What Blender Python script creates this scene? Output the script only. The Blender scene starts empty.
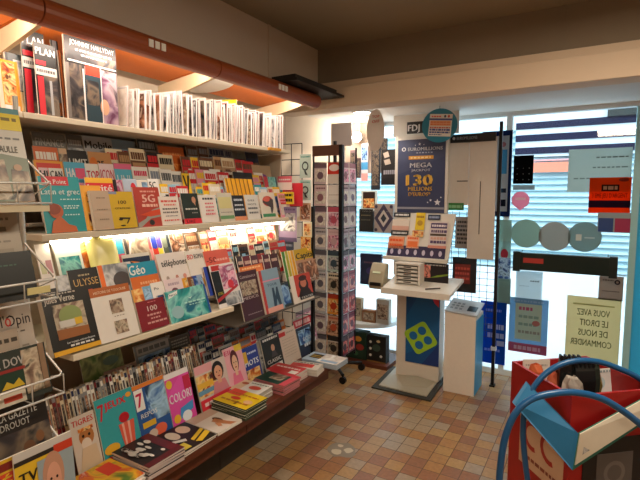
import bpy, math, random
from mathutils import Vector, Matrix
rnd = random.Random(7)
S = bpy.context.scene
COL = S.collection
R = math.radians

# ------------------------------------------------------------ camera, light, exposure
CAM_H, FOC, YAW, PIT = 1.55, 473.0, 30.6, 5.4
cd = bpy.data.cameras.new('camera'); cam = bpy.data.objects.new('camera', cd); COL.objects.link(cam)
cd.sensor_width = 36; cd.lens = FOC/640*36; cd.clip_start = .03
cam.location = (0, 0, CAM_H); cam.rotation_euler = (R(90-PIT), 0, R(YAW))
S.camera = cam
S.view_settings.view_transform = 'Standard'; S.view_settings.look = 'None'
S.view_settings.gamma = 1; S.view_settings.exposure = 0.0; S.view_settings.use_curve_mapping = False
S.cycles.use_denoising = True
S.cycles.max_bounces = 8; S.cycles.transparent_max_bounces = 24
W = bpy.data.worlds.new('sky'); S.world = W; W.use_nodes = True
bg = W.node_tree.nodes['Background']; bg.inputs[0].default_value = (.72, .88, 1, 1); bg.inputs[1].default_value = 4.3

def area(name, loc, target, sx, sy, power, color, spread=180):
    l = bpy.data.lights.new(name, 'AREA'); l.shape = 'RECTANGLE'; l.size = sx; l.size_y = sy
    l.energy = power; l.color = color; l.spread = R(spread)
    o = bpy.data.objects.new(name, l); COL.objects.link(o); o.location = loc
    o.rotation_euler = (Vector(target)-Vector(loc)).to_track_quat('-Z', 'Y').to_euler()
    return o
WARM = (1, .84, .64); TUBE = (1, .90, .76)
BAYS = ((0.10, 1.0), (1.0, 1.9), (1.9, 2.8))
for i, (a, b) in enumerate(BAYS):     # fluorescent tubes behind the brown pelmet and under the upper shelf
    o = area('pelmet_tube_light', (-1.812, (a+b)/2, 2.195), (-2.03, (a+b)/2, 1.6), .85, .04, 2.7, TUBE)
    o.rotation_euler = Matrix.Rotation(R(42), 3, 'Y').to_euler()
    o.data.size, o.data.size_y = .04, .85
    if i:
        p = area('shelf_tube_light', (-1.865, (a+b)/2, 1.36), (0, 0, 0), .03, .80, 1.1 if i == 1 else 1.9, (1, .84, .58))
        p.rotation_euler = Matrix.Rotation(R(12), 3, 'Y').to_euler()
cl = area('ceiling_fill_light', (.2, -.9, 2.60), (.2, -.9, 0), .6, 1.2, 38, WARM)  # added fill light behind the camera, no fixture modelled
cl2 = area('ceiling_fill_light', (.2, 1.75, 2.57), (.2, 1.75, 0), .25, .9, 36, WARM)  # second added light, above the view, placed to brighten the beam

# ------------------------------------------------------------ materials
def lin(h):
    h = h.lstrip('#'); c = [int(h[i:i+2], 16)/255 for i in (0, 2, 4)]
    return tuple(x/12.92 if x <= .04045 else ((x+.055)/1.055)**2.4 for x in c)+(1,)
_m = {}
def base_mat(key):
    m = bpy.data.materials.new(key); m.use_nodes = True; nt = m.node_tree
    return m, nt, nt.nodes['Principled BSDF']
def MAT(h, rough=.5, metal=0., spec=.5, var=.04):
    k = ('c', h, rough, metal)
    if k in _m: return _m[k]
    m, nt, b = base_mat('paint_'+h.lstrip('#'))
    b.inputs['Roughness'].default_value = rough; b.inputs['Metallic'].default_value = metal
    n = nt.nodes.new('ShaderNodeTexNoise'); n.inputs['Scale'].default_value = 35
    tc = nt.nodes.new('ShaderNodeTexCoord'); nt.links.new(tc.outputs['Object'], n.inputs['Vector'])
    r = nt.nodes.new('ShaderNodeValToRGB'); c = lin(h)
    r.color_ramp.elements[0].color = tuple(max(0, x*(1-var)) for x in c[:3])+(1,)
    r.color_ramp.elements[1].color = tuple(min(1, x*(1+var)) for x in c[:3])+(1,)
    nt.links.new(n.outputs['Fac'], r.inputs['Fac']); nt.links.new(r.outputs['Color'], b.inputs['Base Color'])
    _m[k] = m; return m
PH = {'skin': 'e8c0a0 b07858 5a3420 f0dcc8', 'city': '2a3038 7a8088 c8ccd0 484038', 'green': '1e3a22 5a8848 a8b878 30503a',
      'blue': '16285a 3868b0 a8d0f0 20406a', 'warm': '8a2818 e08030 f8d890 602014', 'dark': '121216 3a3438 7a6a5a 20242c',
      'mixed': 'c83030 f0e0c0 3068a8 282828', 'pale': 'f4f0e8 e6ded6 d2c8c0 f8f8f4', 'teal': '0e5a68 30a0a0 90d8d0 1a6a88',
      'grey': '50545a 90949a d0d0d0 38383c', 'red': '7a0c14 d02828 f0a090 400a10', 'food': 'f0e8d8 d8482c f0b830 5a7a2c',
      'pink': 'e070a0 f8c8d8 a03068 f0f0f8', 'pinkdark': '6c3c5c a888a0 c8b0b8 2c2430', 'sepia': '4a3a30 8a7060 c8b8a0 2a2420', 'fan': 'f4f0ec c84040 284870 181818'}
def PHOTO(key, scale=14):
    k = ('p', key, scale)
    if k in _m: return _m[k]
    m, nt, b = base_mat('printed_picture_'+key); b.inputs['Roughness'].default_value = .38
    tc = nt.nodes.new('ShaderNodeTexCoord'); oi = nt.nodes.new('ShaderNodeObjectInfo')
    v = nt.nodes.new('ShaderNodeVectorMath'); v.operation = 'ADD'
    mu = nt.nodes.new('ShaderNodeMath'); mu.operation = 'MULTIPLY'; mu.inputs[1].default_value = 57
    nt.links.new(oi.outputs['Random'], mu.inputs[0]); nt.links.new(tc.outputs['Object'], v.inputs[0]); nt.links.new(mu.outputs[0], v.inputs[1])
    n = nt.nodes.new('ShaderNodeTexNoise'); n.inputs['Scale'].default_value = scale; n.inputs['Detail'].default_value = 3
    n.inputs['Distortion'].default_value = .8; nt.links.new(v.outputs[0], n.inputs['Vector'])
    r = nt.nodes.new('ShaderNodeValToRGB'); cs = PH[key].split()
    e = r.color_ramp.elements; e[0].position = .32; e[0].color = lin(cs[0]); e[1].position = .68; e[1].color = lin(cs[3])
    for p, c in ((.44, cs[1]), (.55, cs[2])):
        q = e.new(p); q.color = lin(c)
    nt.links.new(n.outputs['Fac'], r.inputs['Fac']); nt.links.new(r.outputs['Color'], b.inputs['Base Color'])
    _m[k] = m; return m
def EMIT(h, s):
    k = ('e', h, s)
    if k in _m: return _m[k]
    m, nt, b = base_mat('lamp_glow'); b.inputs['Base Color'].default_value = lin(h)
    b.inputs['Emission Color'].default_value = lin(h); b.inputs['Emission Strength'].default_value = s
    _m[k] = m; return m
def GLASS(tint=(1, 1, 1), gloss=.06, rough=.02):
    k = ('g', tint, gloss)
    if k in _m: return _m[k]
    m = bpy.data.materials.new('clear_glass'); m.use_nodes = True; nt = m.node_tree; nt.nodes.clear()
    o = nt.nodes.new('ShaderNodeOutputMaterial'); t = nt.nodes.new('ShaderNodeBsdfTransparent'); g = nt.nodes.new('ShaderNodeBsdfGlossy')
    t.inputs[0].default_value = tint+(1,); g.inputs['Roughness'].default_value = rough
    x = nt.nodes.new('ShaderNodeMixShader'); x.inputs[0].default_value = gloss
    nt.links.new(t.outputs[0], x.inputs[1]); nt.links.new(g.outputs[0], x.inputs[2]); nt.links.new(x.outputs[0], o.inputs[0])
    _m[k] = m; return m
def FROST(h, mix=.5):
    k = ('f', h, mix)
    if k in _m: return _m[k]
    m = bpy.data.materials.new('frosted_film'); m.use_nodes = True; nt = m.node_tree; nt.nodes.clear()
    o = nt.nodes.new('ShaderNodeOutputMaterial'); t = nt.nodes.new('ShaderNodeBsdfTranslucent'); g = nt.nodes.new('ShaderNodeBsdfDiffuse')
    t.inputs[0].default_value = lin(h); g.inputs[0].default_value = lin(h)
    x = nt.nodes.new('ShaderNodeMixShader'); x.inputs[0].default_value = mix
    nt.links.new(t.outputs[0], x.inputs[1]); nt.links.new(g.outputs[0], x.inputs[2]); nt.links.new(x.outputs[0], o.inputs[0])
    _m[k] = m; return m
def plaster(name, h, sc=6, var=.08, bump=.1):
    m, nt, b = base_mat(name); b.inputs['Roughness'].default_value = .85
    tc = nt.nodes.new('ShaderNodeTexCoord'); n = nt.nodes.new('ShaderNodeTexNoise'); n.inputs['Scale'].default_value = sc; n.inputs['Detail'].default_value = 6
    nt.links.new(tc.outputs['Object'], n.inputs['Vector']); r = nt.nodes.new('ShaderNodeValToRGB'); c = lin(h)
    r.color_ramp.elements[0].color = tuple(x*(1-var) for x in c[:3])+(1,); r.color_ramp.elements[1].color = tuple(min(1, x*(1+var)) for x in c[:3])+(1,)
    nt.links.new(n.outputs['Fac'], r.inputs['Fac']); nt.links.new(r.outputs['Color'], b.inputs['Base Color'])
    n2 = nt.nodes.new('ShaderNodeTexNoise'); n2.inputs['Scale'].default_value = 120; bp = nt.nodes.new('ShaderNodeBump'); bp.inputs['Strength'].default_value = bump
    bp.inputs['Distance'].default_value = .01
    nt.links.new(tc.outputs['Object'], n2.inputs['Vector']); nt.links.new(n2.outputs['Fac'], bp.inputs['Height']); nt.links.new(bp.outputs[0], b.inputs['Normal'])
    return m
def tile_floor():
    m, nt, b = base_mat('mottled_stoneware_tiles'); L = nt.links.new; N = nt.nodes.new
    geo = N('ShaderNodeNewGeometry'); sc = N('ShaderNodeVectorMath'); sc.operation = 'SCALE'; sc.inputs['Scale'].default_value = 1/TILE
    L(geo.outputs['Position'], sc.inputs[0])
    fl = N('ShaderNodeVectorMath'); fl.operation = 'FLOOR'; L(sc.outputs[0], fl.inputs[0])
    wn = N('ShaderNodeTexWhiteNoise'); wn.noise_dimensions = '2D'; L(fl.outputs[0], wn.inputs['Vector'])
    r = N('ShaderNodeValToRGB'); r.color_ramp.interpolation = 'CONSTANT'; e = r.color_ramp.elements
    cols = ['a87c4e', '946648', 'aa8452', 'a28c72', 'a0764c', 'ac8a5c', '90644a', 'a08e78', 'a67c4e', '9c6e4a']
    e[0].color = lin(cols[0]); e[1].position = .1; e[1].color = lin(cols[1])
    for i, c in enumerate(cols[2:]):
        q = e.new(.2+.1*i); q.color = lin(c)
    L(wn.outputs['Value'], r.inputs['Fac'])
    no = N('ShaderNodeTexNoise'); no.inputs['Scale'].default_value = 45; no.inputs['Detail'].default_value = 4; L(geo.outputs['Position'], no.inputs['Vector'])
    hv = N('ShaderNodeHueSaturation'); mr = N('ShaderNodeMapRange'); mr.inputs['To Min'].default_value = .72; mr.inputs['To Max'].default_value = 1.25
    L(no.outputs['Fac'], mr.inputs['Value']); L(mr.outputs[0], hv.inputs['Value']); L(r.outputs['Color'], hv.inputs['Color'])
    fr = N('ShaderNodeVectorMath'); fr.operation = 'FRACTION'; L(sc.outputs[0], fr.inputs[0])
    sx = N('ShaderNodeSeparateXYZ'); L(fr.outputs[0], sx.inputs[0])
    def edge(o):
        a = N('ShaderNodeMath'); a.operation = 'SUBTRACT'; L(o, a.inputs[0]); a.inputs[1].default_value = .5
        c = N('ShaderNodeMath'); c.operation = 'ABSOLUTE'; L(a.outputs[0], c.inputs[0]); return c.outputs[0]
    mx = N('ShaderNodeMath'); mx.operation = 'MAXIMUM'; L(edge(sx.outputs[0]), mx.inputs[0]); L(edge(sx.outputs[1]), mx.inputs[1])
    gt = N('ShaderNodeMath'); gt.operation = 'GREATER_THAN'; L(mx.outputs[0], gt.inputs[0]); gt.inputs[1].default_value = .478
    mi = N('ShaderNodeMix'); mi.data_type = 'RGBA'; L(gt.outputs[0], mi.inputs['Factor']); L(hv.outputs[0], mi.inputs[6]); mi.inputs[7].default_value = lin('5e4630')
    L(mi.outputs[2], b.inputs['Base Color']); b.inputs['Roughness'].default_value = .34
    bp = N('ShaderNodeBump'); bp.inputs['Strength'].default_value = .25; bp.inputs['Distance'].default_value = .002; bp.invert = True
    L(gt.outputs[0], bp.inputs['Height']); L(bp.outputs[0], b.inputs['Normal'])
    return m
TILE = .10
def wood(name, h, h2, sc=(1, 14, 14)):
    m, nt, b = base_mat(name); b.inputs['Roughness'].default_value = .4
    tc = nt.nodes.new('ShaderNodeTexCoord'); mp = nt.nodes.new('ShaderNodeMapping'); mp.inputs['Scale'].default_value = sc
    n = nt.nodes.new('ShaderNodeTexNoise'); n.inputs['Scale'].default_value = 4; n.inputs['Detail'].default_value = 5
    r = nt.nodes.new('ShaderNodeValToRGB'); r.color_ramp.elements[0].color = lin(h); r.color_ramp.elements[1].color = lin(h2)
    nt.links.new(tc.outputs['Object'], mp.inputs[0]); nt.links.new(mp.outputs[0], n.inputs['Vector']); nt.links.new(n.outputs['Fac'], r.inputs['Fac']); nt.links.new(r.outputs['Color'], b.inputs['Base Color'])
    return m

# ------------------------------------------------------------ mesh helpers
_txt = {}
def text_mesh(s, bold=.02):
    k = (s, bold)
    if k in _txt: return _txt[k]
    c = bpy.data.curves.new('t', 'FONT'); c.body = s; c.resolution_u = 2; c.space_character = 1.0 + bold
    o = bpy.data.objects.new('t', c); COL.objects.link(o)
    dg = bpy.context.evaluated_depsgraph_get(); me = o.evaluated_get(dg).to_mesh()
    V = [(v.co.x, v.co.y) for v in me.vertices]; F = [tuple(p.vertices) for p in me.polygons]
    bpy.data.objects.remove(o); bpy.data.curves.remove(c)
    x0 = min(v[0] for v in V); x1 = max(v[0] for v in V); cap = .72
    V = [((v[0]-x0)/cap, v[1]/cap) for v in V]
    n = len(V)
    if bold > .004:
        b = bold*1.1; V = [(v[0]-b, v[1]-b*.4) for v in V]+[(v[0]+b, v[1]+b*.4) for v in V]; F = F+[tuple(i+n for i in f) for f in F]
    _txt[k] = (V, F, (x1-x0)/cap); return _txt[k]
class MB:
    def __init__(s): s.v = []; s.f = []; s.mi = []; s.mats = []; s.sm = []; s.M = None
    def mid(s, m):
        if m not in s.mats: s.mats.append(m)
        return s.mats.index(m)
    def add(s, vs, fs, m, smooth=False):
        b = len(s.v); k = s.mid(m)
        for p in vs:
            s.v.append(tuple(s.M @ Vector(p)) if s.M else tuple(p))
        for f in fs: s.f.append([b+i for i in f]); s.mi.append(k); s.sm.append(smooth)
        return s
    def box(s, x0, y0, z0, x1, y1, z1, m, front=None, back=None):
        vs = [(x, y, z) for x in (x0, x1) for y in (y0, y1) for z in (z0, z1)]
        q = [(0, 1, 3, 2), (4, 6, 7, 5), (0, 4, 5, 1), (2, 3, 7, 6), (0, 2, 6, 4), (1, 5, 7, 3)]
        b = len(s.v)
        s.add(vs, q, m)
        if front: s.mi[-5] = s.mid(front)     # +x face
        if back: s.mi[-6] = s.mid(back)       # -x face
        return s
    def poly(s, pts, m): return s.add(pts, [tuple(range(len(pts)))], m)
    def prism(s, pts, d, m):                  # pts: closed outline, d: offset vector
        n = len(pts); d = Vector(d); vs = [Vector(p) for p in pts]+[Vector(p)+d for p in pts]
        fs = [tuple(range(n))[::-1], tuple(range(n, 2*n))]+[(i, (i+1) % n, n+(i+1) % n, n+i) for i in range(n)]
        return s.add(vs, fs, m)
    def tube(s, pts, r, m, n=8, closed=False):
        pts = [Vector(p) for p in pts]; N = len(pts); vs = []; fs = []; prev = None
        rr = r if isinstance(r, (list, tuple)) else [r]*N
        for i, p in enumerate(pts):
            a = pts[(i-1) % N] if (closed or i) else p; c = pts[(i+1) % N] if (closed or i < N-1) else p
            t = (c-a).normalized()
            u = prev-t*prev.dot(t) if prev else (Vector((0, 0, 1)) if abs(t.z) < .9 else Vector((1, 0, 0))).cross(t)
            u.normalize(); prev = u; w = t.cross(u)
            for k in range(n):
                an = 2*math.pi*k/n; vs.append(p+(u*math.cos(an)+w*math.sin(an))*rr[i])
        for i in range(N if closed else N-1):
            j = (i+1) % N
            for k in range(n): fs.append((i*n+k, i*n+(k+1) % n, j*n+(k+1) % n, j*n+k))
        s.add(vs, fs, m, True)
        if not closed: s.add(vs[:n], [tuple(range(n))[::-1]], m); s.add(vs[-n:], [tuple(range(n))], m)
        return s
    def lathe(s, prof, m, n=20, c=(0, 0, 0)):
        vs = []; fs = []
        for r, z in prof:
            for k in range(n):
                a = 2*math.pi*k/n; vs.append((c[0]+r*math.cos(a), c[1]+r*math.sin(a), c[2]+z))
        for i in range(len(prof)-1):
            for k in range(n): fs.append((i*n+k, i*n+(k+1) % n, (i+1)*n+(k+1) % n, (i+1)*n+k))
        fs.append(tuple(range(n))[::-1]); fs.append(tuple(range((len(prof)-1)*n, len(prof)*n)))
        return s.add(vs, fs, m, True)
    def build(s, name, parent=None, loc=None, rot=None, bev=0):
        me = bpy.data.meshes.new(name); me.from_pydata(s.v, [], s.f)
        for m in s.mats: me.materials.append(m)
        me.polygons.foreach_set('material_index', s.mi); me.polygons.foreach_set('use_smooth', s.sm); me.update()
        o = bpy.data.objects.new(name, me); COL.objects.link(o)
        if parent: o.parent = parent
        if loc: o.location = loc
        if rot: o.rotation_euler = rot
        if bev:
            b = o.modifiers.new('bevel', 'BEVEL'); b.width = bev; b.segments = 2; b.limit_method = 'ANGLE'
        return o
def tag(o, label, cat, group=None):
    o['label'] = label; o['category'] = cat
    if group: o['group'] = group
    return o
def thing(name, label, cat, loc=(0, 0, 0), rot=(0, 0, 0), group=None):
    o = bpy.data.objects.new(name, None); o.empty_display_size = .05; COL.objects.link(o); o.location = loc; o.rotation_euler = rot
    return tag(o, label, cat, group)
def struct(mb, name, **k):
    o = mb.build(name, **k); o['kind'] = 'structure'; return o

# printed sheet: local +X is the face, +Y runs left to right, +Z up; elements use 0..1 coordinates of the face
WINDOW = [False]
def MATX(h, rough=.38):
    return FROST(h, .35) if WINDOW[0] else MAT(h, rough)
def face_els(cx, cy, s, hair='2a1c18', skin='e0b090', top='c83050', asp=1.35):
    return [('poly', [(cx-1.5*s, cy-2.6*s), (cx-.9*s, cy-1.0*s), (cx+.9*s, cy-1.0*s), (cx+1.5*s, cy-2.6*s)], top),
            ('e', cx, cy+.12*s, .95*s, 1.08*s, hair), ('r', cx-.32*s, cy-1.3*s, cx+.32*s, cy-.6*s, skin), ('e', cx, cy-.12*s, .66*s, .82*s, skin),
            ('e', cx-.26*s, cy-.02*s, .1*s, .07*s, '241814'), ('e', cx+.26*s, cy-.02*s, .1*s, .07*s, '241814'),
            ('e', cx, cy-.5*s, .22*s, .07*s, 'b03038'), ('poly', [(cx-.07*s, cy-.3*s), (cx+.07*s, cy-.3*s), (cx, cy-.05*s)], 'c89878')]
def decorate(mb, w, h, d, els, y0=0., flip=False):
    k = 0
    for e in els:
        k += 1; x = d+.00035*k
        Y = (lambda u: y0+w*(1-u)) if flip else (lambda u: y0+w*u)
        t = e[0]
        if t == 'r': mb.poly([(x, Y(e[1]), h*e[2]), (x, Y(e[3]), h*e[2]), (x, Y(e[3]), h*e[4]), (x, Y(e[1]), h*e[4])], MATX(e[5], .38))
        elif t == 'p': mb.poly([(x, Y(e[1]), h*e[2]), (x, Y(e[3]), h*e[2]), (x, Y(e[3]), h*e[4]), (x, Y(e[1]), h*e[4])], PHOTO(e[5], e[6] if len(e) > 6 else 14))
        elif t == 'poly': mb.poly([(x, Y(a), h*b) for a, b in e[1]], MATX(e[2], .38))
        elif t == 'pp': mb.poly([(x, Y(a), h*b) for a, b in e[1]], PHOTO(e[2]))
        elif t == 'e': mb.poly([(x, Y(e[1]+e[3]*math.cos(i*math.pi/9)), h*(e[2]+e[4]*math.sin(i*math.pi/9))) for i in range(18)], MATX(e[5], .38))
        elif t == 'm':                           # a line of print too small to read
            _, a, b, a1, hh, c, sd = e[:7]; q = random.Random(sd); u = a
            while u < a1-.02:
                l = min(q.uniform(.05, .14)*(hh/.06)**.5, a1-u)
                mb.poly([(x, Y(u), h*b), (x, Y(u+l), h*b), (x, Y(u+l), h*(b+hh)), (x, Y(u), h*(b+hh))], MATX(c, .38)); u += l+.025
        elif t == 't':
            _, a, b, sz, s, c = e[:6]; V, F, tw = text_mesh(s, e[7] if len(e) > 7 else .02)
            sx = sz*h; mw = e[6]*w if len(e) > 6 and e[6] else None
            if mw: sx = mw/tw
            mb.add([(x, (y0+w-(a*w+p[0]*sx)) if flip else (y0+a*w+p[0]*sx), b*h+p[1]*sz*h) for p in V], F, MATX(c, .38))
    return mb
PAGES = 'e6e0d4'
def sheet(name, w, h, d, base, els, label, cat, group=None, side=None, back=None, flip=False, parent=None):
    mb = MB(); mb.box(0, -w/2, 0, d, w/2, h, MATX(side or PAGES, .7), front=base if not isinstance(base, str) else MATX(base, .38), back=MATX(back or (base if isinstance(base, str) else PAGES), .5))
    decorate(mb, w, h, d, els, -w/2, flip)
    o = mb.build(name, parent)
    if label: tag(o, label, cat, group)
    return o

# pixel helper used to size things measured on the photograph
_y, _p = R(YAW), R(PIT)
_F = Vector((-math.sin(_y), math.cos(_y), 0)); _R = Vector((math.cos(_y), math.sin(_y), 0)); _U = Vector((0, 0, 1))
_f = _F*math.cos(_p)-_U*math.sin(_p); _u = _F*math.sin(_p)+_U*math.cos(_p); CAMP = Vector((0, 0, CAM_H))
def ray(u, v): return _f+_R*((u-320)/FOC)-_u*((v-240)/FOC)
def onY(u, v, y): d = ray(u, v); return CAMP+d*(y/d.y)
def onX(u, v, x): d = ray(u, v); return CAMP+d*(x/d.x)
def onZ(u, v, z): d = ray(u, v); return CAMP+d*((z-CAM_H)/d.z)
def onplane(u, v, xb, zb, lean):
    n = Vector((math.cos(lean), 0, math.sin(lean))); d = ray(u, v); p = CAMP+d*(n.dot(Vector((xb, 0, zb))-CAMP)/n.dot(d))
    return p.y, (p.x-xb)*-math.sin(lean)+(p.z-zb)*math.cos(lean)

# ------------------------------------------------------------ setting
YG = 4.25                                  # shop window
m_wall = plaster('cream_wall_paint', 'dccdb8'); m_grey = plaster('grey_wall_paint', 'd4c4b4', 3, .06); m_ceil = plaster('brown_ceiling_paint', '968a74', 2, .12)
m_beam = plaster('beige_beam_paint', 'e4ceb6', 3, .05); m_dark = plaster('dark_brown_panel', '8c7e6c', 3, .1); m_soff = plaster('white_soffit_paint', 'e2ddd6', 4, .05)
m_wood = wood('brown_varnished_wood', '52261a', '6e3822'); m_floor = tile_floor()
struct(MB().box(-2.3, -2.6, -.1, 2.6, YG+.03, 0, m_floor), 'floor')
struct(MB().box(-2.3, -2.6, 2.645, 2.6, 3.2, 2.75, m_ceil), 'ceiling')
struct(MB().box(-2.32, -2.6, 0, -2.22, YG+.05, 2.75, m_wall), 'wall_left')
struct(MB().box(-2.22, -2.6, 2.262, -1.9, 3.18, 2.645, m_grey), 'trim_1')
struct(MB().box(-1.9, 2.55, 2.262, -1.892, 2.575, 2.645, m_grey), 'trim_2')
struct(MB().box(2.5, -2.6, 0, 2.6, YG+.05, 2.75, m_wall), 'wall_right')
struct(MB().box(-2.3, -2.7, 0, 2.6, -2.6, 2.75, m_wall), 'wall_back')
struct(MB().box(-2.22, 3.18, 2.39, 2.5, 3.30, 2.645, m_dark).box(-.245, 3.172, 2.39, -.225, 3.18, 2.645, m_dark), 'trim_3')
struct(MB().box(-2.22, 3.165, 2.335, 2.5, 3.30, 2.39, m_beam), 'trim_4')
struct(MB().box(-2.22, 3.12, 2.19, 2.5, 3.30, 2.335, m_beam), 'trim_5', bev=.004)
struct(MB().box(-2.22, 3.30, 2.235, 2.5, YG+.1, 2.335, m_soff), 'ceiling_soffit')
m_fr = MAT('dfe6e8', .4); m_gl = GLASS()
# shop window: white aluminium frame and one large pane on each side of the mullion
struct(MB().box(-2.22, YG-.03, 0, 2.5, YG+.03, .05, m_fr).box(-2.22, YG-.03, 2.2, 2.5, YG+.03, 2.235, m_fr)
       .box(-.70, YG-.03, .05, -.655, YG+.03, 2.2, m_fr).box(-2.22, YG-.03, .05, -2.17, YG+.03, 2.2, m_fr), 'window_frame')
struct(MB().box(-2.17, YG-.004, .05, -.70, YG+.004, 2.2, m_gl), 'window_1')
struct(MB().box(-.655, YG-.004, .05, .20, YG+.004, 2.2, m_gl), 'window_2')
m_teal = FROST('5cc0d4')
d = struct(MB().box(.20, YG-.03, .0, .245, YG+.03, 2.2, MAT('a8dce4', .4)).box(1.15, YG-.03, 0, 1.2, YG+.03, 2.2, MAT('a8dce4', .4)), 'door_1')
struct(MB().box(.245, YG-.006, .02, 1.15, YG+.006, 2.2, m_teal), 'door_pane', parent=d)
struct(MB().box(1.2, YG-.03, 0, 2.5, YG+.03, 2.235, m_wall), 'wall_front')
struct(MB().box(-2.165, YG-.10, 1.76, -1.78, YG-.05, 2.234, plaster('pinkish_cream_panel', 'dcc8b8')), 'trim_7')
# street outside
struct(MB().box(-9, YG+.05, -.14, 9, 6.5, -.02, plaster('pale_pavement', 'd8dadb', 3, .05)), 'ground')
mb = MB(); mw = MAT('e8f2f4', .6); msl = MAT('b4d4dc', .5)
for k in range(24):
    z = .625+.075*k
    mb.add([(-7, 6.51, z), (7, 6.51, z), (7, 6.45, z+.014), (-7, 6.45, z+.014), (7, 6.51, z+.075), (-7, 6.51, z+.075)], [(0, 1, 2, 3), (3, 2, 4, 5)], msl if k % 1 == 0 else mw)
rs = mb.build('roller_shutter'); tag(rs, 'pale ribbed roller shutter of the building across the street', 'shutter')
struct(MB().box(-9, 6.52, -.1, 9, 6.8, 5, mw), 'wall_facade')
struct(MB().box(-9, 6.45, -.1, 9, 6.519, .61, mw), 'trim_6')
nav = MAT('0e1534', .95)
fas = thing('shop_fascia', 'white fascia with three navy stripes above the shutter across the street', 'sign', (0, 6.44, 2.02))
MB().box(-.95, -.03, 0, 7, .03, .62, MAT('d4e4ec', .5)).build('fascia_board', fas)
for z in (.035, .19, .34): MB().box(-.95, -.045, z, 7, -.03, z+.08, nav).build('navy_stripe', fas)
tag(MB().box(.02, 6.36, 2.44, .34, 6.394, 2.62, MAT('16201c', .5)).build('shutter_box'), 'small black box at the top right above the navy stripes', 'box')
tag(MB().box(-.75, 6.40, 1.83, -.06, 6.44, 1.95, MAT('f0886c', .5)).box(-.75, 6.395, 1.965, -.06, 6.44, 1.985, MAT('e0a0a0', .5)).build('sign_board'), 'salmon pink sign strip across the street below the navy stripes', 'sign')

# ------------------------------------------------------------ brown light pelmets
m_pel = wood('glossy_red_brown_pelmet', '8a4020', 'a05228', (14, .6, 14)); m_or = MAT('d8701c', .5); m_cr = MAT('e2cda8', .6); m_tube = EMIT('fff2dc', 13)
for i, (a, b) in enumerate(BAYS):
    t = thing('light_pelmet', ['brown half-round light pelmet at the left edge above the leaning orange book', 'brown half-round light pelmet above the tall picture magazines', 'brown half-round light pelmet running up to the beige beam'][i], 'pelmet', (0, 0, 2.16), group=None)
    e = b+(.11 if i == 2 else -.006)
    out = []
    for k in range(11):
        an = math.pi*(k/10)-math.pi/2; out.append((-1.755+.045*math.cos(an), a, .046+.046*math.sin(an)))
    out += [(-1.775, a, .092), (-1.775, a, 0)]
    mb = MB(); mb.prism(out, (0, e-a, 0), m_pel); mb.build('fascia', t)
    MB().prism([(-1.775, a, .07), (-1.84, a, .07), (-1.845, a, .056), (-2.13, a, .022), (-2.13, a, .034), (-1.855, a, .068), (-1.85, a, .085), (-1.775, a, .085)], (0, b-a-.004, 0), m_or).build('canopy_panel', t)
    for yy in ((a, b-.03) if i == 2 else (a,)):
        MB().prism([(-1.78, yy+.004, .0), (-1.84, yy+.004, .052), (-2.13, yy+.004, .018), (-2.196, yy+.004, .006), (-2.196, yy+.004, -.09)], (0, .018, 0), m_cr).build('bracket', t)
    MB().tube([(-1.812, a+.06, .052), (-1.812, b-.06, .052)], .013, m_tube).build('fluorescent_tube', t)
    yc = {1: 1.44, 2: 2.40}.get(i)
    if yc:
        for k in range(3): MB().box(-1.7098, yc+k*.034, .030, -1.706, yc+.024+k*.034, .062, MAT('f0ece4', .5)).build('white_square_sticker', t)
    if i == 2: MB().add([(-2.0+.13*math.cos(q*math.pi/10)*1.2, 2.12+.11*math.sin(q*math.pi/10), .026-.112*(.13*math.cos(q*math.pi/10)*-1.2)) for q in range(20)]+[(-2.0, 2.12, .022)], [(q, (q+1) % 20, 20) for q in range(20)], MAT('e8e4da', .6)).build('white_cover_disc', t)
t = thing('black_bracket_box', 'flat black box lying on the brown pelmet next to the beige beam', 'box', (-1.76, 2.78, 2.2525))
MB().box(-.11, -.30, 0, .13, .32, .016, MAT('1c1a18', .6)).build('lid', t); MB().box(-.09, -.26, .016, .09, .28, .05, MAT('242220', .6)).build('body', t)

# ------------------------------------------------------------ wall shelving
m_sh = MAT('e6dcc6', .45); m_bk = MAT('c8b8a4', .6); m_gy = MAT('9a8e80', .6); m_st = MAT('3a342e', .6)
ROW = {}                                    # name: x of the base line, z of the base, lean (deg), bays
def rows(spec):
    for n, x, z, l in spec: ROW[n] = (x, z, R(l))
rows([('A', -2.045, 1.585, 12), ('B', -1.990, 1.508, 12), ('C', -1.940, 1.440, 12), ('D', -1.895, 1.4005, 12), ('F', -1.850, 1.4005, 12),
      ('mN', -1.815, 1.13, 18), ('mM', -1.745, 1.03, 18), ('mF', -1.690, .9605, 18),
      ('rO', -1.875, 1.15, 14), ('rN', -1.805, 1.05, 14), ('rM', -1.735, .955, 14), ('rF', -1.675, .8505, 14),
      ('T', -1.955, .62, 15), ('S', -1.885, .565, 15), ('L', -1.775, .4005, 15),
      ('t', -1.975, .60, 15), ('s', -1.905, .52, 15), ('u', -1.850, .445, 15), ('l', -1.790, .4005, 15)])
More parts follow.
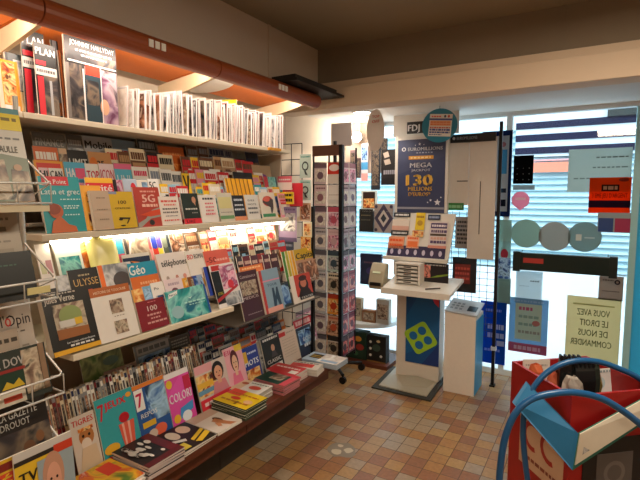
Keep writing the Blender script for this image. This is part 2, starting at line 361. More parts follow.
def unit(i, a, b, label):
    t = thing('shelving_unit', label, 'shelf', (-2.0, (a+b)/2, 0)); h = (b-a)/2-.002
    def bx(n, x0, z0, x1, z1, m, bev=.002): return MB().box(x0+2.0, -h, z0, x1+2.0, h, z1, m).build(n, t, bev=bev)
    bx('back_panel', -2.218, .05, -2.20, 2.04, m_bk, 0)
    bx('top_shelf', -2.198, 1.842, -1.895, 1.865, m_sh)
    if i == 0: return t
    bx('shelf', -2.198, 1.375, -1.818, 1.40, m_sh)
    if i == 1: bx('shelf', -2.198, .935, -1.655, .96, m_sh)
    else: bx('shelf', -2.198, .84, -1.650, .85, MAT('5a524a', .5))
    for r in ('A B C mN mM T S' if i == 1 else 'A B C rO rN rM t s u').split():
        x, z, l = ROW[r]; m = m_gy if z > 1 else m_st
        bx('magazine_step', x-.012, z-.012, x+.026, z-.0003, m, 0)
    MB().box(-.198, -h, .365, .475, h+(.10 if i == 2 else 0), .40, m_wood).build('ledge', t, bev=.002); bx('ledge_apron', -1.60, .27, -1.585, .364, m_wood); bx('plinth', -2.19, 0, -1.78, .364, m_st)
    MB().box(-2.198+2, -h, .05, -1.99+2, -h+.012, 1.84, m_gy).build('side_panel', t) if i == 1 else None
    if i == 2: MB().prism([(-2.198+2, h, .402), (-2.02+2, h, .402), (-2.02+2, h, 1.20), (-1.98+2, h, 1.84), (-2.198+2, h, 1.84)], (0, .014, 0), MAT('d6c6b2', .6)).build('side_panel', t)
    if i == 1:
        for q in (-.2, .25): pass
    else:
        MB().box(.13, .18, 1.8455, .1065, .30, 1.8625, MAT('e0a030', .5)).build('price_strip', t)
    MB().tube([(-1.865+2, -h+.06, 1.366), (-1.865+2, h-.06, 1.366)], .009, m_tube).build('fluorescent_tube', t)
    return t
unit(0, *BAYS[0], 'short wall shelf at the left edge carrying the orange book')
unit(1, *BAYS[1], 'stepped cream magazine shelving bay nearest the camera with three boards')
unit(2, *BAYS[2], 'stepped cream magazine shelving bay at the far end under the beam')

used = {k: [] for k in ROW}
ROWNAME = {'A': 'highest row on wall', 'B': 'second row from top', 'C': 'third row from top', 'D': 'fourth row from top', 'F': 'front of upper shelf', 'mN': 'lamp-lit row, near bay', 'mM': 'near middle row', 'mF': 'front of lower shelf',
           'rO': 'lamp-lit row, far bay', 'rN': 'row below lamp, far', 'rM': 'dark row, far bay', 'rF': 'front of dark shelf', 'T': 'row under lower shelf', 'S': 'small spines row', 'L': 'standing ledge row',
           't': 'row under dark shelf', 's': 'far middle low row', 'u': 'row behind ledge covers', 'l': 'far ledge row'}
def stand(o, r, y, layer=0, dz=0):
    x, z, l = ROW[r]; o.location = (x+layer*.0065, y, z+dz); o.rotation_euler = (0, -l, 0)
def hero(r, tl, tr, label, base, els, name='magazine', cat='magazine', d=.005, layer=1, group=None, side=None):
    x, z, l = ROW[r]; xf = x+layer*.0065+d; y0, h0 = onplane(*tl, xf, z, l); y1, h1 = onplane(*tr, xf, z, l); h = (h0+h1)/2
    o = sheet(name, y1-y0, h, d, base, els, label, cat, group, side); stand(o, r, (y0+y1)/2, layer); used[r].append((y0, y1)); return o

# ------------------------------------------------------------ magazines that can be read in the photograph
HX = 'f2efe8'
hero('A', (31, 132), (64, 135), 'grey magazine with pale outlined title, leftmost of the highest row', '6e6c68', [('p', 0, 0, 1, .7, 'grey'), ('t', .08, .76, .14, 'FINANCE', 'b8b4ac', .84)])
hero('A', (65, 134), (81, 136), 'dark grey narrow cover right of the pale outlined title in the highest row', '5c5a5a', [('p', 0, 0, 1, .75, 'grey'), ('m', .1, .8, .9, .1, 'a8a4a0', 3)])
hero('A', (82, 135), (111, 139), 'grey magazine with a bold black title under the top shelf', 'a8a8ac', [('p', 0, 0, 1, .62, 'dark'), ('t', .04, .76, .15, 'Mobile', '141414', .92, .04)])
hero('A', (111, 139), (134, 142), 'blue grey cover with dark red lettering, right of the bold black title on grey', '7890a4', [('p', 0, 0, 1, .6, 'grey'), ('m', .1, .68, .9, .1, '9c2820', 5)])
hero('A', (157, 145), (183, 149), 'plain orange cover with a faint title in the highest row', 'cc6424', [('m', .15, .8, .85, .06, 'e89858', 8), ('p', .1, .1, .9, .6, 'warm')])
hero('B', (32, 146), (57, 148), 'orange and blue magazine with white title, leftmost of the second row', 'd4642c', [('p', 0, 0, 1, .72, 'blue'), ('m', .08, .78, .9, .13, 'f4ece0', 9)])
hero('B', (58, 148), (66, 149), 'thin cream spine between the orange cover and the black cover', 'd8b898', [('p', 0, 0, 1, .9, 'sepia')])
hero('B', (66, 149), (86, 152), 'black cover with big white letters, second row under the bold black title', '1c1a1c', [('t', .06, .70, .15, 'LIMIT', 'f0eee8', .9, .03)])
hero('B', (87, 151), (110, 154), 'tan and orange magazine with black 25 on its cover', 'c8905c', [('e', .2, .78, .16, .12, 'e07828'), ('t', .35, .72, .12, '25', '181818', .3, .04), ('p', 0, 0, 1, .62, 'sepia')])
hero('C', (33, 160), (62, 162), 'yellow bordered magazine with black and white HI CAN title patches', 'f0a028', [('r', .08, .78, .92, .96, 'e03828'), ('r', .12, .70, .44, .88, 'f4d0d4'), ('t', .16, .72, .12, 'HI', '141414', .25, .06), ('r', .46, .70, .96, .88, 'f4f0ec'), ('t', .5, .72, .12, 'CAN', '202024', .42, .05), ('p', .08, .1, .92, .66, 'mixed')], d=.007)
hero('C', (63, 162), (84, 163), 'light blue cover with white HA letters, third row', '58b8dc', [('t', .08, .74, .16, 'HA', 'f4f4f4', .4, .05), ('r', .5, .72, .96, .9, 'e85880'), ('p', 0, .1, 1, .65, 'pink')], layer=2)
hero('C', (84, 163), (98, 165), 'white cover with small red lettering between the light blue and pink-red ones', HX, [('t', .08, .72, .16, 'TOP', 'd83048', .85, .04), ('p', .06, .1, .94, .66, 'pink')])
hero('C', (98, 163), (113, 165), 'pale pink cover with tall red letters, third row', 'f4dce0', [('t', .06, .70, .2, 'ICON', 'd04058', .88, .02), ('p', 0, 0, 1, .64, 'pale')], layer=2)
hero('C', (113, 163), (131, 165), 'sky blue landscape cover with pink top edge, third row', '60bcd8', [('r', 0, .9, 1, 1, 'e87098'), ('t', .1, .6, .2, 'UNI', 'e8f4f8', .7), ('p', 0, 0, 1, .5, 'blue')])
hero('C', (131, 166), (147, 168), 'white cover with a small red and blue picture block, third row', 'f0ece4', [('p', .1, .3, .9, .75, 'mixed'), ('m', .1, .82, .9, .1, 'd83860', 4)], layer=2)
for k, (u0, u1) in enumerate(((148, 160), (159, 171), (170, 181))):
    hero('C', (u0, 167+k*2), (u1, 168+k*2), ['white cover with thin grey vertical letters, first of three white ones, third row', 'white cover with thin vertical letters, middle of the three white ones', 'white cover with vertical letters, third of the three white ones beside the yellow patch'][k], 'f4f2ec', [('m', .1, .76, .9, .16, ['8890a0', '585c60', '606870'][k], 20+k), ('p', .1, .1, .9, .6, 'pale')], layer=k % 2+1)
hero('C', (181, 173), (189, 174), 'yellow cover with a black V mark in the third row', 'f4c820', [('poly', [(.1, .95), (.3, .95), (.5, .7), (.7, .95), (.95, .95), (.55, .5), (.45, .5)], '1c1a18'), ('p', 0, 0, 1, .4, 'warm')], layer=3)
hero('D', (56, 176), (64, 177), 'narrow black and blue cover peeking over the teal magazine with the bust', '22242c', [('p', 0, 0, 1, 1, 'dark')], layer=0)
hero('D', (84, 176), (112, 180), 'red cover with white handwritten title behind the beige book', 'd82c34', [('r', 0, .9, 1, 1, 'f0b838'), ('t', .06, .74, .13, 'Invité', 'f8f0ec', .88, .03)])
hero('D', (112, 179), (124, 181), 'black and pink cover behind the yellow 100 book', '28181c', [('p', .3, 0, 1, 1, 'pink')], layer=0)
hero('D', (122, 178), (136, 180), 'pale blue cover with red dot behind the 5G magazine', 'b8c8dc', [('e', .7, .8, .2, .12, 'd83040'), ('p', 0, 0, 1, .6, 'blue')])
hero('D', (136, 179), (148, 181), 'cream cover with blue panel behind the 5G magazine', 'ece8dc', [('p', .4, .4, 1, .95, 'blue')], layer=0)
hero('D', (147, 178), (158, 180), 'white cover with black 5C letters behind the red 5G magazine', 'f4f2ee', [('t', .1, .8, .14, '5C', '1c1c1c', .6, .04)])
hero('D', (224, 176), (252, 182), 'yellow fan of identical thin covers behind the black booklet on the upper shelf', 'f0b020', [('poly', [(.15*k+.04, 1), (.15*k+.08, 1), (.15*k+.1, .5), (.15*k+.07, .5)], '9c6414') for k in range(6)], layer=0, d=.012)
hero('F', (37, 176), (78, 178), 'teal magazine with orange bust and red title box', '1c98a0', [('r', .08, .84, .72, 1, 'c82834'), ('t', .16, .87, .08, 'Le Point', 'f8f4f0', .5, .02), ('t', .02, .68, .105, 'Latin et grec', 'd8ecec', .94, .03), ('m', .45, .58, .95, .02, 'c8e8e8', 1), ('m', .5, .46, .9, .02, 'c8e8e8', 2), ('m', .5, .42, .85, .02, 'c8e8e8', 3), ('m', .5, .3, .9, .02, 'c8e8e8', 4), ('e', .3, .38, .17, .13, 'b8562c'), ('e', .25, .42, .16, .1, '8c3c20'), ('poly', [(.1, 0), (.18, .2), (.36, .3), (.55, .14), (.72, .1), (.75, 0)], 'c46434')], d=.008)
hero('F', (79, 185), (100, 187), 'orange yellow book with small dark title, right of the teal magazine', 'eaa838', [('t', .25, .74, .07, 'Ca', '5a3010', .3), ('m', .25, .62, .7, .03, '7a4818', 2), ('p', .2, .1, .5, .4, 'warm')], name='book', cat='book', d=.012, layer=0)
hero('F', (89, 191), (108, 192), 'plain beige book with grey lettering, left of the yellow 100 book', 'c0aa94', [('m', .3, .8, .8, .03, '8c7a68', 2), ('m', .25, .5, .8, .03, '8c7a68', 3), ('m', .3, .25, .8, .03, '8c7a68', 5)], name='book', cat='book', d=.016, layer=3)
hero('F', (107, 192), (132, 193), 'yellow book titled 100 with a dark spine', 'd4b02c', [('r', 0, .93, .35, 1, '8898b8'), ('t', .36, .66, .1, '100', '3c3424', .32), ('t', .2, .52, .05, 'CITATIONS', '3c3424', .6), ('e', .35, .24, .08, .03, '2a2418'), ('poly', [(.3, .3), (.75, .28), (.6, .12), (.55, .12), (.66, .24), (.3, .25)], '2a2418'), ('e', .4, .07, .1, .02, '2a2418')], name='book', cat='book', d=.02, layer=2, side='4a5068')
hero('F', (132, 187), (158, 188), 'red and grey magazine with a big pale 5G', 'b84438', [('t', .3, .62, .2, '5G', 'f0c8bc', .48, .04), ('m', .25, .87, .85, .04, 'e8b0a4', 2), ('m', .25, .5, .85, .07, 'f0c0b0', 6), ('poly', [(0, .1), (.3, .2), (.6, .42), (1, .5), (1, .25), (.5, .2), (.1, 0), (0, 0)], 'a0a098'), ('poly', [(.1, .3), (.6, .4), (1, .45), (1, .3), (.5, .25)], 'd85030'), ('e', .52, .1, .1, .07, '303030')], d=.007)
hero('F', (158, 196), (178, 198), 'white book with red title and black text lines, right of the 5G magazine', 'ece4dc', [('m', .08, .8, .9, .07, 'd85850', 2), ('m', .2, .68, .8, .06, 'e07870', 4), ('m', .1, .54, .9, .05, '504848', 6), ('m', .1, .42, .9, .05, '605858', 7), ('m', .2, .3, .8, .03, '807878', 8), ('m', .1, .14, .9, .05, 'd86860', 9)], name='book', cat='book', d=.012)
hero('F', (180, 193), (197, 194), 'dark green black cover with a lit face and red bottom band', '26302a', [('e', .72, .78, .12, .11, 'c89070'), ('poly', [(.66, .7), (.8, .72), (.78, .58)], 'c89070'), ('m', .15, .46, .85, .05, 'd8d8d0', 2), ('m', .5, .34, .85, .03, 'a8a8a0', 3), ('r', -.04, 0, 1, .17, 'd82c38'), ('t', .1, .03, .1, 'LIRE', '5a0c10', .5)])
hero('F', (198, 195), (215, 196), 'white book with pink lettering, right of the face with a red band', 'ece6e0', [('m', .2, .83, .85, .07, '404040', 5), ('m', .3, .66, .8, .06, 'e08088', 6), ('m', .3, .53, .8, .06, 'e08088', 7), ('m', .3, .4, .8, .06, 'e08088', 8), ('m', .25, .27, .85, .07, 'e08088', 9)], name='book', cat='book', d=.012)
hero('F', (216, 192), (231, 194), 'pale grey booklet with cream square and green bottom band', 'd0ccbc', [('r', .05, .45, .9, .85, 'd8d090'), ('m', .1, .3, .9, .03, '808078', 4), ('r', 0, .08, .95, .2, '6c9c68')])
hero('F', (231, 195), (243, 196), 'black booklet with white lines and orange foot on the upper shelf', '1c2028', [('m', .15, .78, .85, .08, 'd8e0e8', 4), ('m', .15, .58, .85, .06, 'd8e0e8', 5), ('m', .1, .4, .9, .07, 'd8e0e8', 6), ('r', 0, 0, 1, .16, 'e09060')])
hero('F', (244, 194), (257, 196), 'white booklet with stacked grey words on the upper shelf', 'e0ded8', [('t', .2, .74, .07, 'DES', '505458', .5), ('t', .15, .58, .07, 'MOTS', '505458', .65), ('m', .12, .42, .85, .07, '505458', 5), ('m', .15, .24, .85, .07, '606468', 6)])
hero('F', (258, 191), (274, 194), 'white booklet with a red and black swirl and green foot', 'e4dccc', [('e', .5, .66, .34, .2, 'c84838'), ('poly', [(.15, .62), (.3, .84), (.85, .72), (.8, .4), (.68, .2), (.6, .2), (.6, .42), (.4, .5)], '4a4040'), ('e', .42, .74, .22, .1, 'd86450'), ('r', .05, .06, .85, .18, '3c8c58')])
# between the boards, near bay
hero('mN', (34, 246), (48, 243), 'white booklet with a pink and green band, leftmost under the lamp', 'f4eee8', [('r', .1, .5, .45, .68, 'c8c8a0'), ('r', .5, .5, .9, .72, 'c89098'), ('r', .2, .2, .9, .3, 'd8b870')])
hero('mN', (51, 239), (77, 236), 'white and teal photo book under the lamp, left of the yellow bag', 'eaf2ec', [('p', .1, .4, .9, .68, 'teal'), ('p', .1, .04, .9, .3, 'green')], d=.01, name='book', cat='book')
hero('mN', (77, 240), (84, 239), 'narrow black and orange cover beside the yellow bag', '241c14', [('p', 0, 0, 1, 1, 'warm')], layer=0)
hero('mN', (113, 240), (121, 239), 'blue and pink narrow cover right of the yellow bag', '40a8c8', [('r', 0, .4, 1, .7, 'e06080'), ('p', 0, 0, 1, .4, 'mixed')])
hero('mN', (122, 237), (146, 235), 'dark painting cover with a white corner under the lamp', '3a3434', [('p', .12, 0, 1, 1, 'sepia'), ('poly', [(0, .4), (.28, 1), (.36, 1), (.08, .4)], 'eae6e0')])
for k, (u, c, n, c2) in enumerate(((145, 'e0606c', 'red and pink', 'f0a0a0'), (149.5, '3048c8', 'blue and red', 'd84030'), (155, '6858c8', 'violet and yellow', 'e8dc50'), (160, '8c9484', 'grey green', '606858'), (163.5, '2c3844', 'dark slate', '48586c'))):
    hero('mN', (u, 236-k*.4), (u+5, 235.5-k*.4), f'{n} narrow cover under the lamp, right of the dark painting', c, [('r', 0, 0, 1, .72, c2), ('e', .5, .8, .4, .1, c)], layer=k % 2)
hero('mN', (168, 233), (181, 231), 'pinkish beige picture cover under the lamp with grey foot', 'd8b8a4', [('p', 0, .3, 1, 1, 'skin', 24), ('r', 0, .1, 1, .26, '98949c')])
hero('mM', (38, 280), (53, 277), 'small white ticket-like cover with black line, left of the black cover with gold lettering', 'd8d4d0', [('r', 0, .6, 1, .8, '201c1c'), ('m', .1, .65, .9, .08, 'd8d0c8', 3)], layer=2)
hero('mM', (53, 277), (67, 275), 'grey stone picture cover just left of the black cover with gold lettering', '8c8884', [('p', 0, 0, 1, 1, 'grey')])
hero('mM', (67, 272), (97, 266), 'black magazine with gold lettering and a red tag', '1c1a1a', [('t', .12, .70, .13, 'ULYSSE', 'c8a060', .8, .0), ('r', .1, .42, .66, .62, 'd83838'), ('m', .15, .48, .6, .09, 'f4d8d0', 5), ('m', .3, .87, .7, .03, 'a89878', 6)])
hero('mM', (97, 267), (130, 261), 'grey portrait cover with orange spine edge beside the gold-lettered black cover', '98989c', [('p', .12, 0, 1, 1, 'grey', 9), ('r', 0, 0, .13, 1, 'e8702c'), ('e', .6, .45, .22, .24, 'a8a4a4'), ('e', .62, .68, .26, .16, '4c4848'), ('e', .52, .5, .04, .025, '383434'), ('e', .7, .5, .04, .025, '383434'), ('r', .52, .3, .7, .33, '4c4444')], layer=2)
hero('mM', (122, 257), (148, 251), 'navy cover with an orange fish showing above the orange magazine with blue top', '1c2c48', [('r', 0, .94, 1, 1, 'e8e4dc'), ('poly', [(.25, .88), (.55, .85), (.95, .74), (.85, .70), (.5, .8)], 'e8882c')], layer=0)
hero('mM', (127, 266), (154, 259), 'orange magazine with blue top band and short white title', 'd87030', [('r', .0, .72, 1, 1, '2898b8'), ('t', .02, .76, .2, 'Géo', 'f4f4f0', .55, .04), ('m', .3, .55, .9, .05, 'f0b080', 4), ('m', .3, .45, .8, .05, 'f0b080', 5)], layer=3)
hero('mM', (156, 257), (185, 249), 'white magazine with bold black phone title and small round pictures', 'e8e0dc', [('t', .1, .74, .13, 'téléphones', '181818', .84, .04), ('e', .2, .5, .05, .05, 'a89890'), ('e', .5, .5, .05, .05, 'c88878'), ('e', .76, .5, .06, .05, 'd89888'), ('e', .45, .2, .12, .1, '8c4038')])
hero('mM', (185, 253), (203, 248), 'white comic magazine with red and black title and two cartoon figures', 'ece4dc', [('t', .05, .82, .1, 'BD', 'd82c2c', .3, .03), ('t', .4, .82, .1, 'ROMAN', '303030', .55, .03), ('e', .5, .3, .16, .12, 'c89048'), ('e', .78, .44, .16, .13, 'd08850'), ('e', .3, .24, .12, .1, '604028')], layer=2)
hero('mM', (203, 254), (226, 247), 'salmon red promotional cover with dark lettering', 'e06450', [('t', .06, .72, .13, '-50', '8c2820', .4, .03), ('m', .4, .74, .95, .05, 'f0b0a0', 3), ('m', .3, .6, .95, .05, 'b84838', 4)], layer=3)
hero('mF', (40, 297), (88, 290), 'black boxed book set with a balloon scene and yellow foot', '1c1a18', [('t', .04, .84, .11, 'Jules Verne', 'd8d0c4', .62, .03), ('m', .2, .96, .7, .025, 'b8b0a4', 2), ('p', .16, .24, .82, .8, 'sepia'), ('e', .5, .6, .24, .16, '90a060'), ('r', .24, .42, .56, .53, 'd8d4cc'), ('r', .56, .43, .72, .54, 'e0b82c'), ('poly', [(.16, .24), (.82, .24), (.82, .38), (.16, .4)], '9c6030'), ('t', .3, .155, .035, 'Les voyages extraordinaires', 'e0e0e0', .6), ('m', .36, .1, .86, .03, 'e0e0e0', 5), ('r', 0, 0, 1, .075, 'e0a828')], name='boxed_book_set', cat='book', d=.03, layer=1)
hero('mF', (88, 292), (128, 284), 'white book with an orange title band and two sepia photographs', 'e6e0d8', [('r', 0, .84, 1, 1, 'b4622c'), ('t', .1, .89, .05, 'HISTOIRE DE TOULOUSE', 'f0d8b8', .8), ('p', .42, .48, .74, .74, 'sepia', 30), ('p', .42, .1, .74, .34, 'sepia', 30), ('m', .46, .42, .72, .015, '988c80', 3)], name='book', cat='book', d=.022, layer=2)
hero('mM', (131, 291), (142, 288), 'narrow orange spine-like cover above the dark red 100 book', 'e0a050', [('p', .2, 0, 1, 1, 'warm')], layer=4)
hero('mM', (142, 288), (150, 285), 'narrow blue and white cover above the dark red 100 book', '78b0d0', [('p', .1, 0, .9, .9, 'blue')], layer=4)
hero('mF', (135, 304), (163, 298), 'dark red book titled 100 in white', '841c28', [('t', .36, .62, .18, '100', 'e8dcd4', .34), ('m', .3, .46, .8, .06, 'd8a8a0', 3), ('m', .4, .34, .75, .05, 'd8a8a0', 4), ('m', .25, .2, .95, .06, 'd8a8a0', 5), ('m', .4, .9, .7, .03, 'd88080', 6)], name='book', cat='book', d=.02, layer=2)
hero('mM', (150, 284), (163, 281), 'white cover with two black letters, left of the pink sketch cover', 'f0ece8', [('t', .2, .72, .1, 'Po', '282828', .34), ('p', .2, .1, .9, .5, 'mixed')], layer=4)
hero('mM', (163, 281), (181, 277), 'pale pink sketch cover above the teal sea cover', 'e8d4d8', [('m', .2, .75, .8, .1, 'b8a0b0', 4), ('e', .5, .5, .2, .15, '7c4858'), ('r', 0, .3, .3, .45, '88a040')], layer=5)
for k, (u, c, n) in enumerate(((181, 'e8a430', 'amber'), (187, '88501c', 'brown'), (191, '2848a0', 'royal blue'), (196, '98a8c8', 'grey blue'))):
    hero('mM', (u, 279-k*1.1), (u+5.5, 277.6-k*1.1), f'narrow {n} cover standing behind the teal sea cover', c, [('p', .5, .05, .95, .9, ('warm', 'sepia', 'blue', 'blue')[k])], layer=4)
hero('mF', (164, 293), (204, 284), 'teal sea picture cover with a white tag, on the lower shelf', '1c7c90', [('p', 0, 0, 1, 1, 'teal', 10), ('poly', [(.06, .76), (.28, .86), (.3, .98), (.08, .9)], 'f0f0ec'), ('t', .1, .83, .06, 'NCO', '203850', .16, .03), ('e', .2, .3, .14, .2, '98c0c8'), ('m', .4, .5, .95, .05, 'b0e0d8', 3), ('m', .5, .42, .9, .03, 'b0e0d8', 4), ('poly', [(.5, .7), (.56, .62), (.62, .72), (.56, .66)], 'd0ece4'), ('e', .7, .22, .05, .05, '50c0b0'), ('r', .95, 0, 1, 1, '2858a0')], d=.006, layer=3)
hero('mM', (203, 268), (209, 266), 'blue edged narrow magazine behind the teal sea cover', '2c48b0', [('r', .5, 0, 1, 1, '2a2c48')], layer=4)
hero('mM', (208, 266), (213, 265), 'yellow spined narrow magazine beside the boxing cover', 'f0d030', [('r', .4, .1, .9, .8, 'e8e0b8')], layer=3)
hero('mF', (209, 267), (233, 261), 'black white and red boxing magazine on the lower shelf end', 'ece6e2', [('r', 0, .1, .32, .85, '181818'), ('r', .05, .86, .38, .98, 'c83430'), ('t', .08, .3, .07, 'BOXING', 'd0c840', .2), ('p', .34, .4, .95, .95, 'pink'), ('p', .3, .02, .95, .3, 'grey'), ('poly', [(0, .14), (.9, .4), (.9, .46), (0, .22)], 'b82c30'), ('e', .66, .5, .12, .1, 'd83040')], layer=2)
# far bay
hero('rF', (235, 273), (256, 270), 'dark purple magazine with a pale crest drawing', '48222c', [('t', .16, .86, .07, 'Connaissance', 'c8b8b4', .74, .02), ('p', .12, .5, .88, .8, 'sepia', 30), ('t', .14, .42, .06, 'MEDICIS', 'd0c0bc', .72), ('m', .2, .1, .9, .02, 'a09090', 5)], d=.008)
hero('rF', (258, 272), (277, 268), 'pale blue book with red spine and an arch picture', '8ca8bc', [('r', 0, 0, .13, 1, 'c03c34'), ('r', .1, .72, 1, .75, 'e890a8'), ('poly', [(.45, .1), (.5, .55), (.6, .55), (.62, .35), (.72, .55), (.8, .55), (.86, .1), (.74, .1), (.66, .28), (.58, .1)], '304860'), ('t', .3, .6, .06, 'TOUR', '405870', .5), ('r', .1, 0, .9, .12, 'e8a898')], name='book', cat='book', d=.022)
hero('rF', (279, 284), (288, 281), 'small dark picture cover right of the pale blue arch book', '3c4850', [('p', .1, .1, .9, .9, 'blue')], layer=0)
hero('rF', (289, 277), (309, 272), 'red and black bearded man cover with a white-lettered black foot', 'ece0d4', [('r', .2, .2, 1, 1, 'c84430'), ('e', .6, .6, .24, .24, '30181a'), ('e', .6, .66, .15, .16, 'c87858'), ('e', .6, .84, .2, .1, '401c1c'), ('poly', [(.25, .2), (.4, .45), (.8, .45), (.95, .2)], '281c1c'), ('r', .3, .08, 1, .22, '242020'), ('t', .36, .11, .07, 'TEXTES', 'f0f0ec', .58, .02)], layer=2)
for k, (u, w, c, n) in enumerate(((236, 6, '3c2c30', 'blackish'), (242, 9, '6a1c28', 'wine red'), (250, 7, '5a2c38', 'plum'), (257, 6, '8c2c30', 'brick red'), (262, 8, '582030', 'dark burgundy'), (269, 8, '481820', 'deep maroon'))):
    hero('rM', (u, 257-k*.5), (u+w, 256-k*.5), f'{n} narrow cover above the purple magazine and the arch book', c, [('p', .1, .1, .9, .6, 'dark'), ('m', .15, .8, .85, .08, 'd8b8a8', k)], layer=k % 3)
hero('rM', (239, 267), (262, 264), 'flat orange cover edge between the dark red covers and the front row', 'e07838', [('m', .1, .9, .9, .05, 'f8c890', 3)], layer=4)
for k, (u, c, n) in enumerate(((281, '4c8c3c', 'green'), (284.5, 'b8b030', 'olive yellow'), (287.5, 'f0c030', 'bright yellow'), (290, 'e8a828', 'amber'))):
    hero('rM', (u, 252-k*.5), (u+6, 251.5-k*.5), f'{n} edged copy fanned out left of the yellow and pink magazine', c, [('r', .4, 0, .6, .8, 'f4e8b0')], layer=k)
hero('rM', (293, 250), (313, 247), 'yellow and pink magazine in front of the wire rack', 'c89878', [('r', 0, .68, 1, 1, 'd8b020'), ('t', .06, .72, .17, 'Capital', '141414', .88, .05), ('p', 0, 0, 1, .6, 'skin')], layer=4)
hero('A', (235, 158), (246, 160), 'dark grey cover with pale picture in the far part of the highest row', '504c4c', [('p', .1, .4, .9, .9, 'dark')])
hero('B', (251, 163), (270, 168), 'tan cover with a violet flower in the second row, far bay', 'b09470', [('e', .5, .6, .3, .16, '7a3c8c'), ('e', .4, .64, .1, .07, 'b888c0'), ('p', 0, 0, 1, .4, 'green')], layer=2)
hero('C', (232, 170), (252, 175), 'black cover with a white Gi title in the third row, far bay', '1c1c20', [('r', 0, .62, 1, .9, '303034'), ('t', .3, .66, .16, 'Gi', 'f4f4f4', .4, .05), ('p', 0, 0, 1, .55, 'warm')], layer=3)
hero('C', (263, 176), (276, 178), 'dark blue and red cover in the third row beside the pink topped one', '1c3c58', [('r', 0, .6, .3, 1, 'c83848'), ('p', .3, .5, .9, 1, 'teal')], layer=2)
# under the lower shelf and on the ledge
hero('T', (78, 354), (120, 346), 'dark green landscape cover lying back under the lower shelf', '20443c', [('p', 0, 0, 1, 1, 'green', 8), ('e', .7, .7, .2, .1, '5c7c6c')], layer=0)
hero('T', (104, 373), (136, 361), 'pale cover with dark red title half hidden behind the small spines', 'c0a8a0', [('t', .1, .72, .12, 'VÉRITÉS', '9c2830', .85, .03)], layer=2)
hero('T', (133, 347), (169, 336), 'grey blue car game magazine under the lower shelf', '8894a0', [('r', .06, .7, .95, .95, 'b0b4b8'), ('m', .1, .76, .9, .12, '687078', 3), ('p', .06, 0, .95, .66, 'blue', 9), ('t', .2, .4, .18, 'GTS', '182030', .5, .02)], layer=1)
hero('T', (168, 339), (188, 333), 'dark text cover under the end of the lower shelf', '5c5850', [('m', .1, .84, .9, .05, 'b0a898', 2), ('m', .1, .74, .9, .05, 'b0a898', 3), ('m', .1, .64, .9, .05, 'b0a898', 4)], layer=1)
hero('L', (68, 420), (93, 410), 'tiger magazine with red title standing at the left end of the ledge', 'd8ccc0', [('t', .08, .84, .1, 'TIGRES', 'd83838', .84, .03), ('e', .55, .62, .3, .16, 'b87840'), ('e', .5, .5, .2, .1, 'e8d8c8'), ('e', .42, .64, .05, .025, '20180c'), ('e', .66, .64, .05, .025, '20180c'), ('p', .25, .72, .85, .78, 'warm', 40), ('poly', [(.1, .1), (.3, .45), (.85, .45), (.95, .1)], 'd8c0a0')])
hero('L', (93, 401), (131, 388), 'teal puzzle magazine with red 7 JEUX title and an ice-cream sundae', '38a4ac', [('t', .06, .66, .26, '7', 'd82c3c', .14, .03), ('t', .22, .80, .11, 'JEUX', 'd82c3c', .56, .06), ('e', .88, .9, .08, .04, 'e8a030'), ('e', .66, .58, .14, .08, 'b81828'), ('poly', [(.48, .5), (.9, .5), (.82, .1), (.55, .1)], 'e06048'), ('poly', [(.56, .5), (.62, .5), (.62, .12), (.58, .12)], 'f0b0a0'), ('poly', [(.72, .5), (.78, .5), (.74, .12), (.70, .12)], 'f0b0a0'), ('e', .22, .2, .2, .08, 'e8b030'), ('r', .0, .0, .3, .1, 'd83040')], d=.008, layer=2)
hero('L', (131, 387), (163, 376), 'blue sky magazine with a white 7 and an orange top strip', '28589c', [('p', .36, .3, 1, .92, 'blue', 9), ('r', 0, .93, 1, 1, 'e08030'), ('r', .02, .56, .28, .92, 'f0ece8'), ('t', .07, .62, .24, '7', 'd8285c', .16, .05), ('t', .1, .42, .08, 'REPOS', 'f0f0f0', .5), ('r', .1, .24, .5, .34, 'e0b030'), ('e', .6, .12, .2, .1, 'e86848'), ('e', .35, .1, .14, .08, 'd8c0b0')], d=.007)
hero('L', (163, 376), (187, 367), 'magenta and white game magazine with big round letters, on the ledge', 'e050a8', [('r', 0, .9, 1, 1, 'f0ecf0'), ('e', .14, .8, .12, .08, 'e8c030'), ('poly', [(0, .6), (.6, .9), (1, .9), (1, .5), (.4, .4)], 'e858b8'), ('t', .04, .44, .17, 'COLORI', 'f8f0f8', .9, .03), ('poly', [(.3, .1), (.9, .2), (.95, .36), (.4, .3)], '4898d8'), ('e', .2, .14, .14, .08, 'f0b830'), ('r', .7, .6, 1, .86, 'c82850'), ('e', .6, .12, .2, .1, 'e8f0f8')], d=.007, layer=2)
hero('L', (193, 368), (224, 357), 'weekly with a dark-haired smiling woman and a pink red foot', 'd8c8c0', [('r', 0, .82, .55, 1, 'e8a8b0'), ('p', 0, .3, .6, .78, 'warm'), ('r', 0, .5, .5, .62, 'e8b840'), ('r', 0, .36, .5, .46, '6898b8')]+face_els(.7, .72, .2, '201818', 'e0a888', 'd88890')+[('r', 0, 0, 1, .26, 'e03848'), ('m', .1, .1, .9, .08, 'f8d8d8', 5)], d=.008, layer=2)
hero('L', (222, 351), (240, 343), 'pink magazine with a red-haired woman, second woman portrait on the ledge', 'f0b0bc', [('t', .06, .85, .1, 'Elle', 'd83868', .5, .02), ('r', .6, .86, 1, 1, 'e8c830')]+face_els(.5, .66, .22, '5c1c24', 'ecc0a0', 'e87898')+[('r', 0, .04, .9, .12, 'c84898')], d=.007, layer=1)
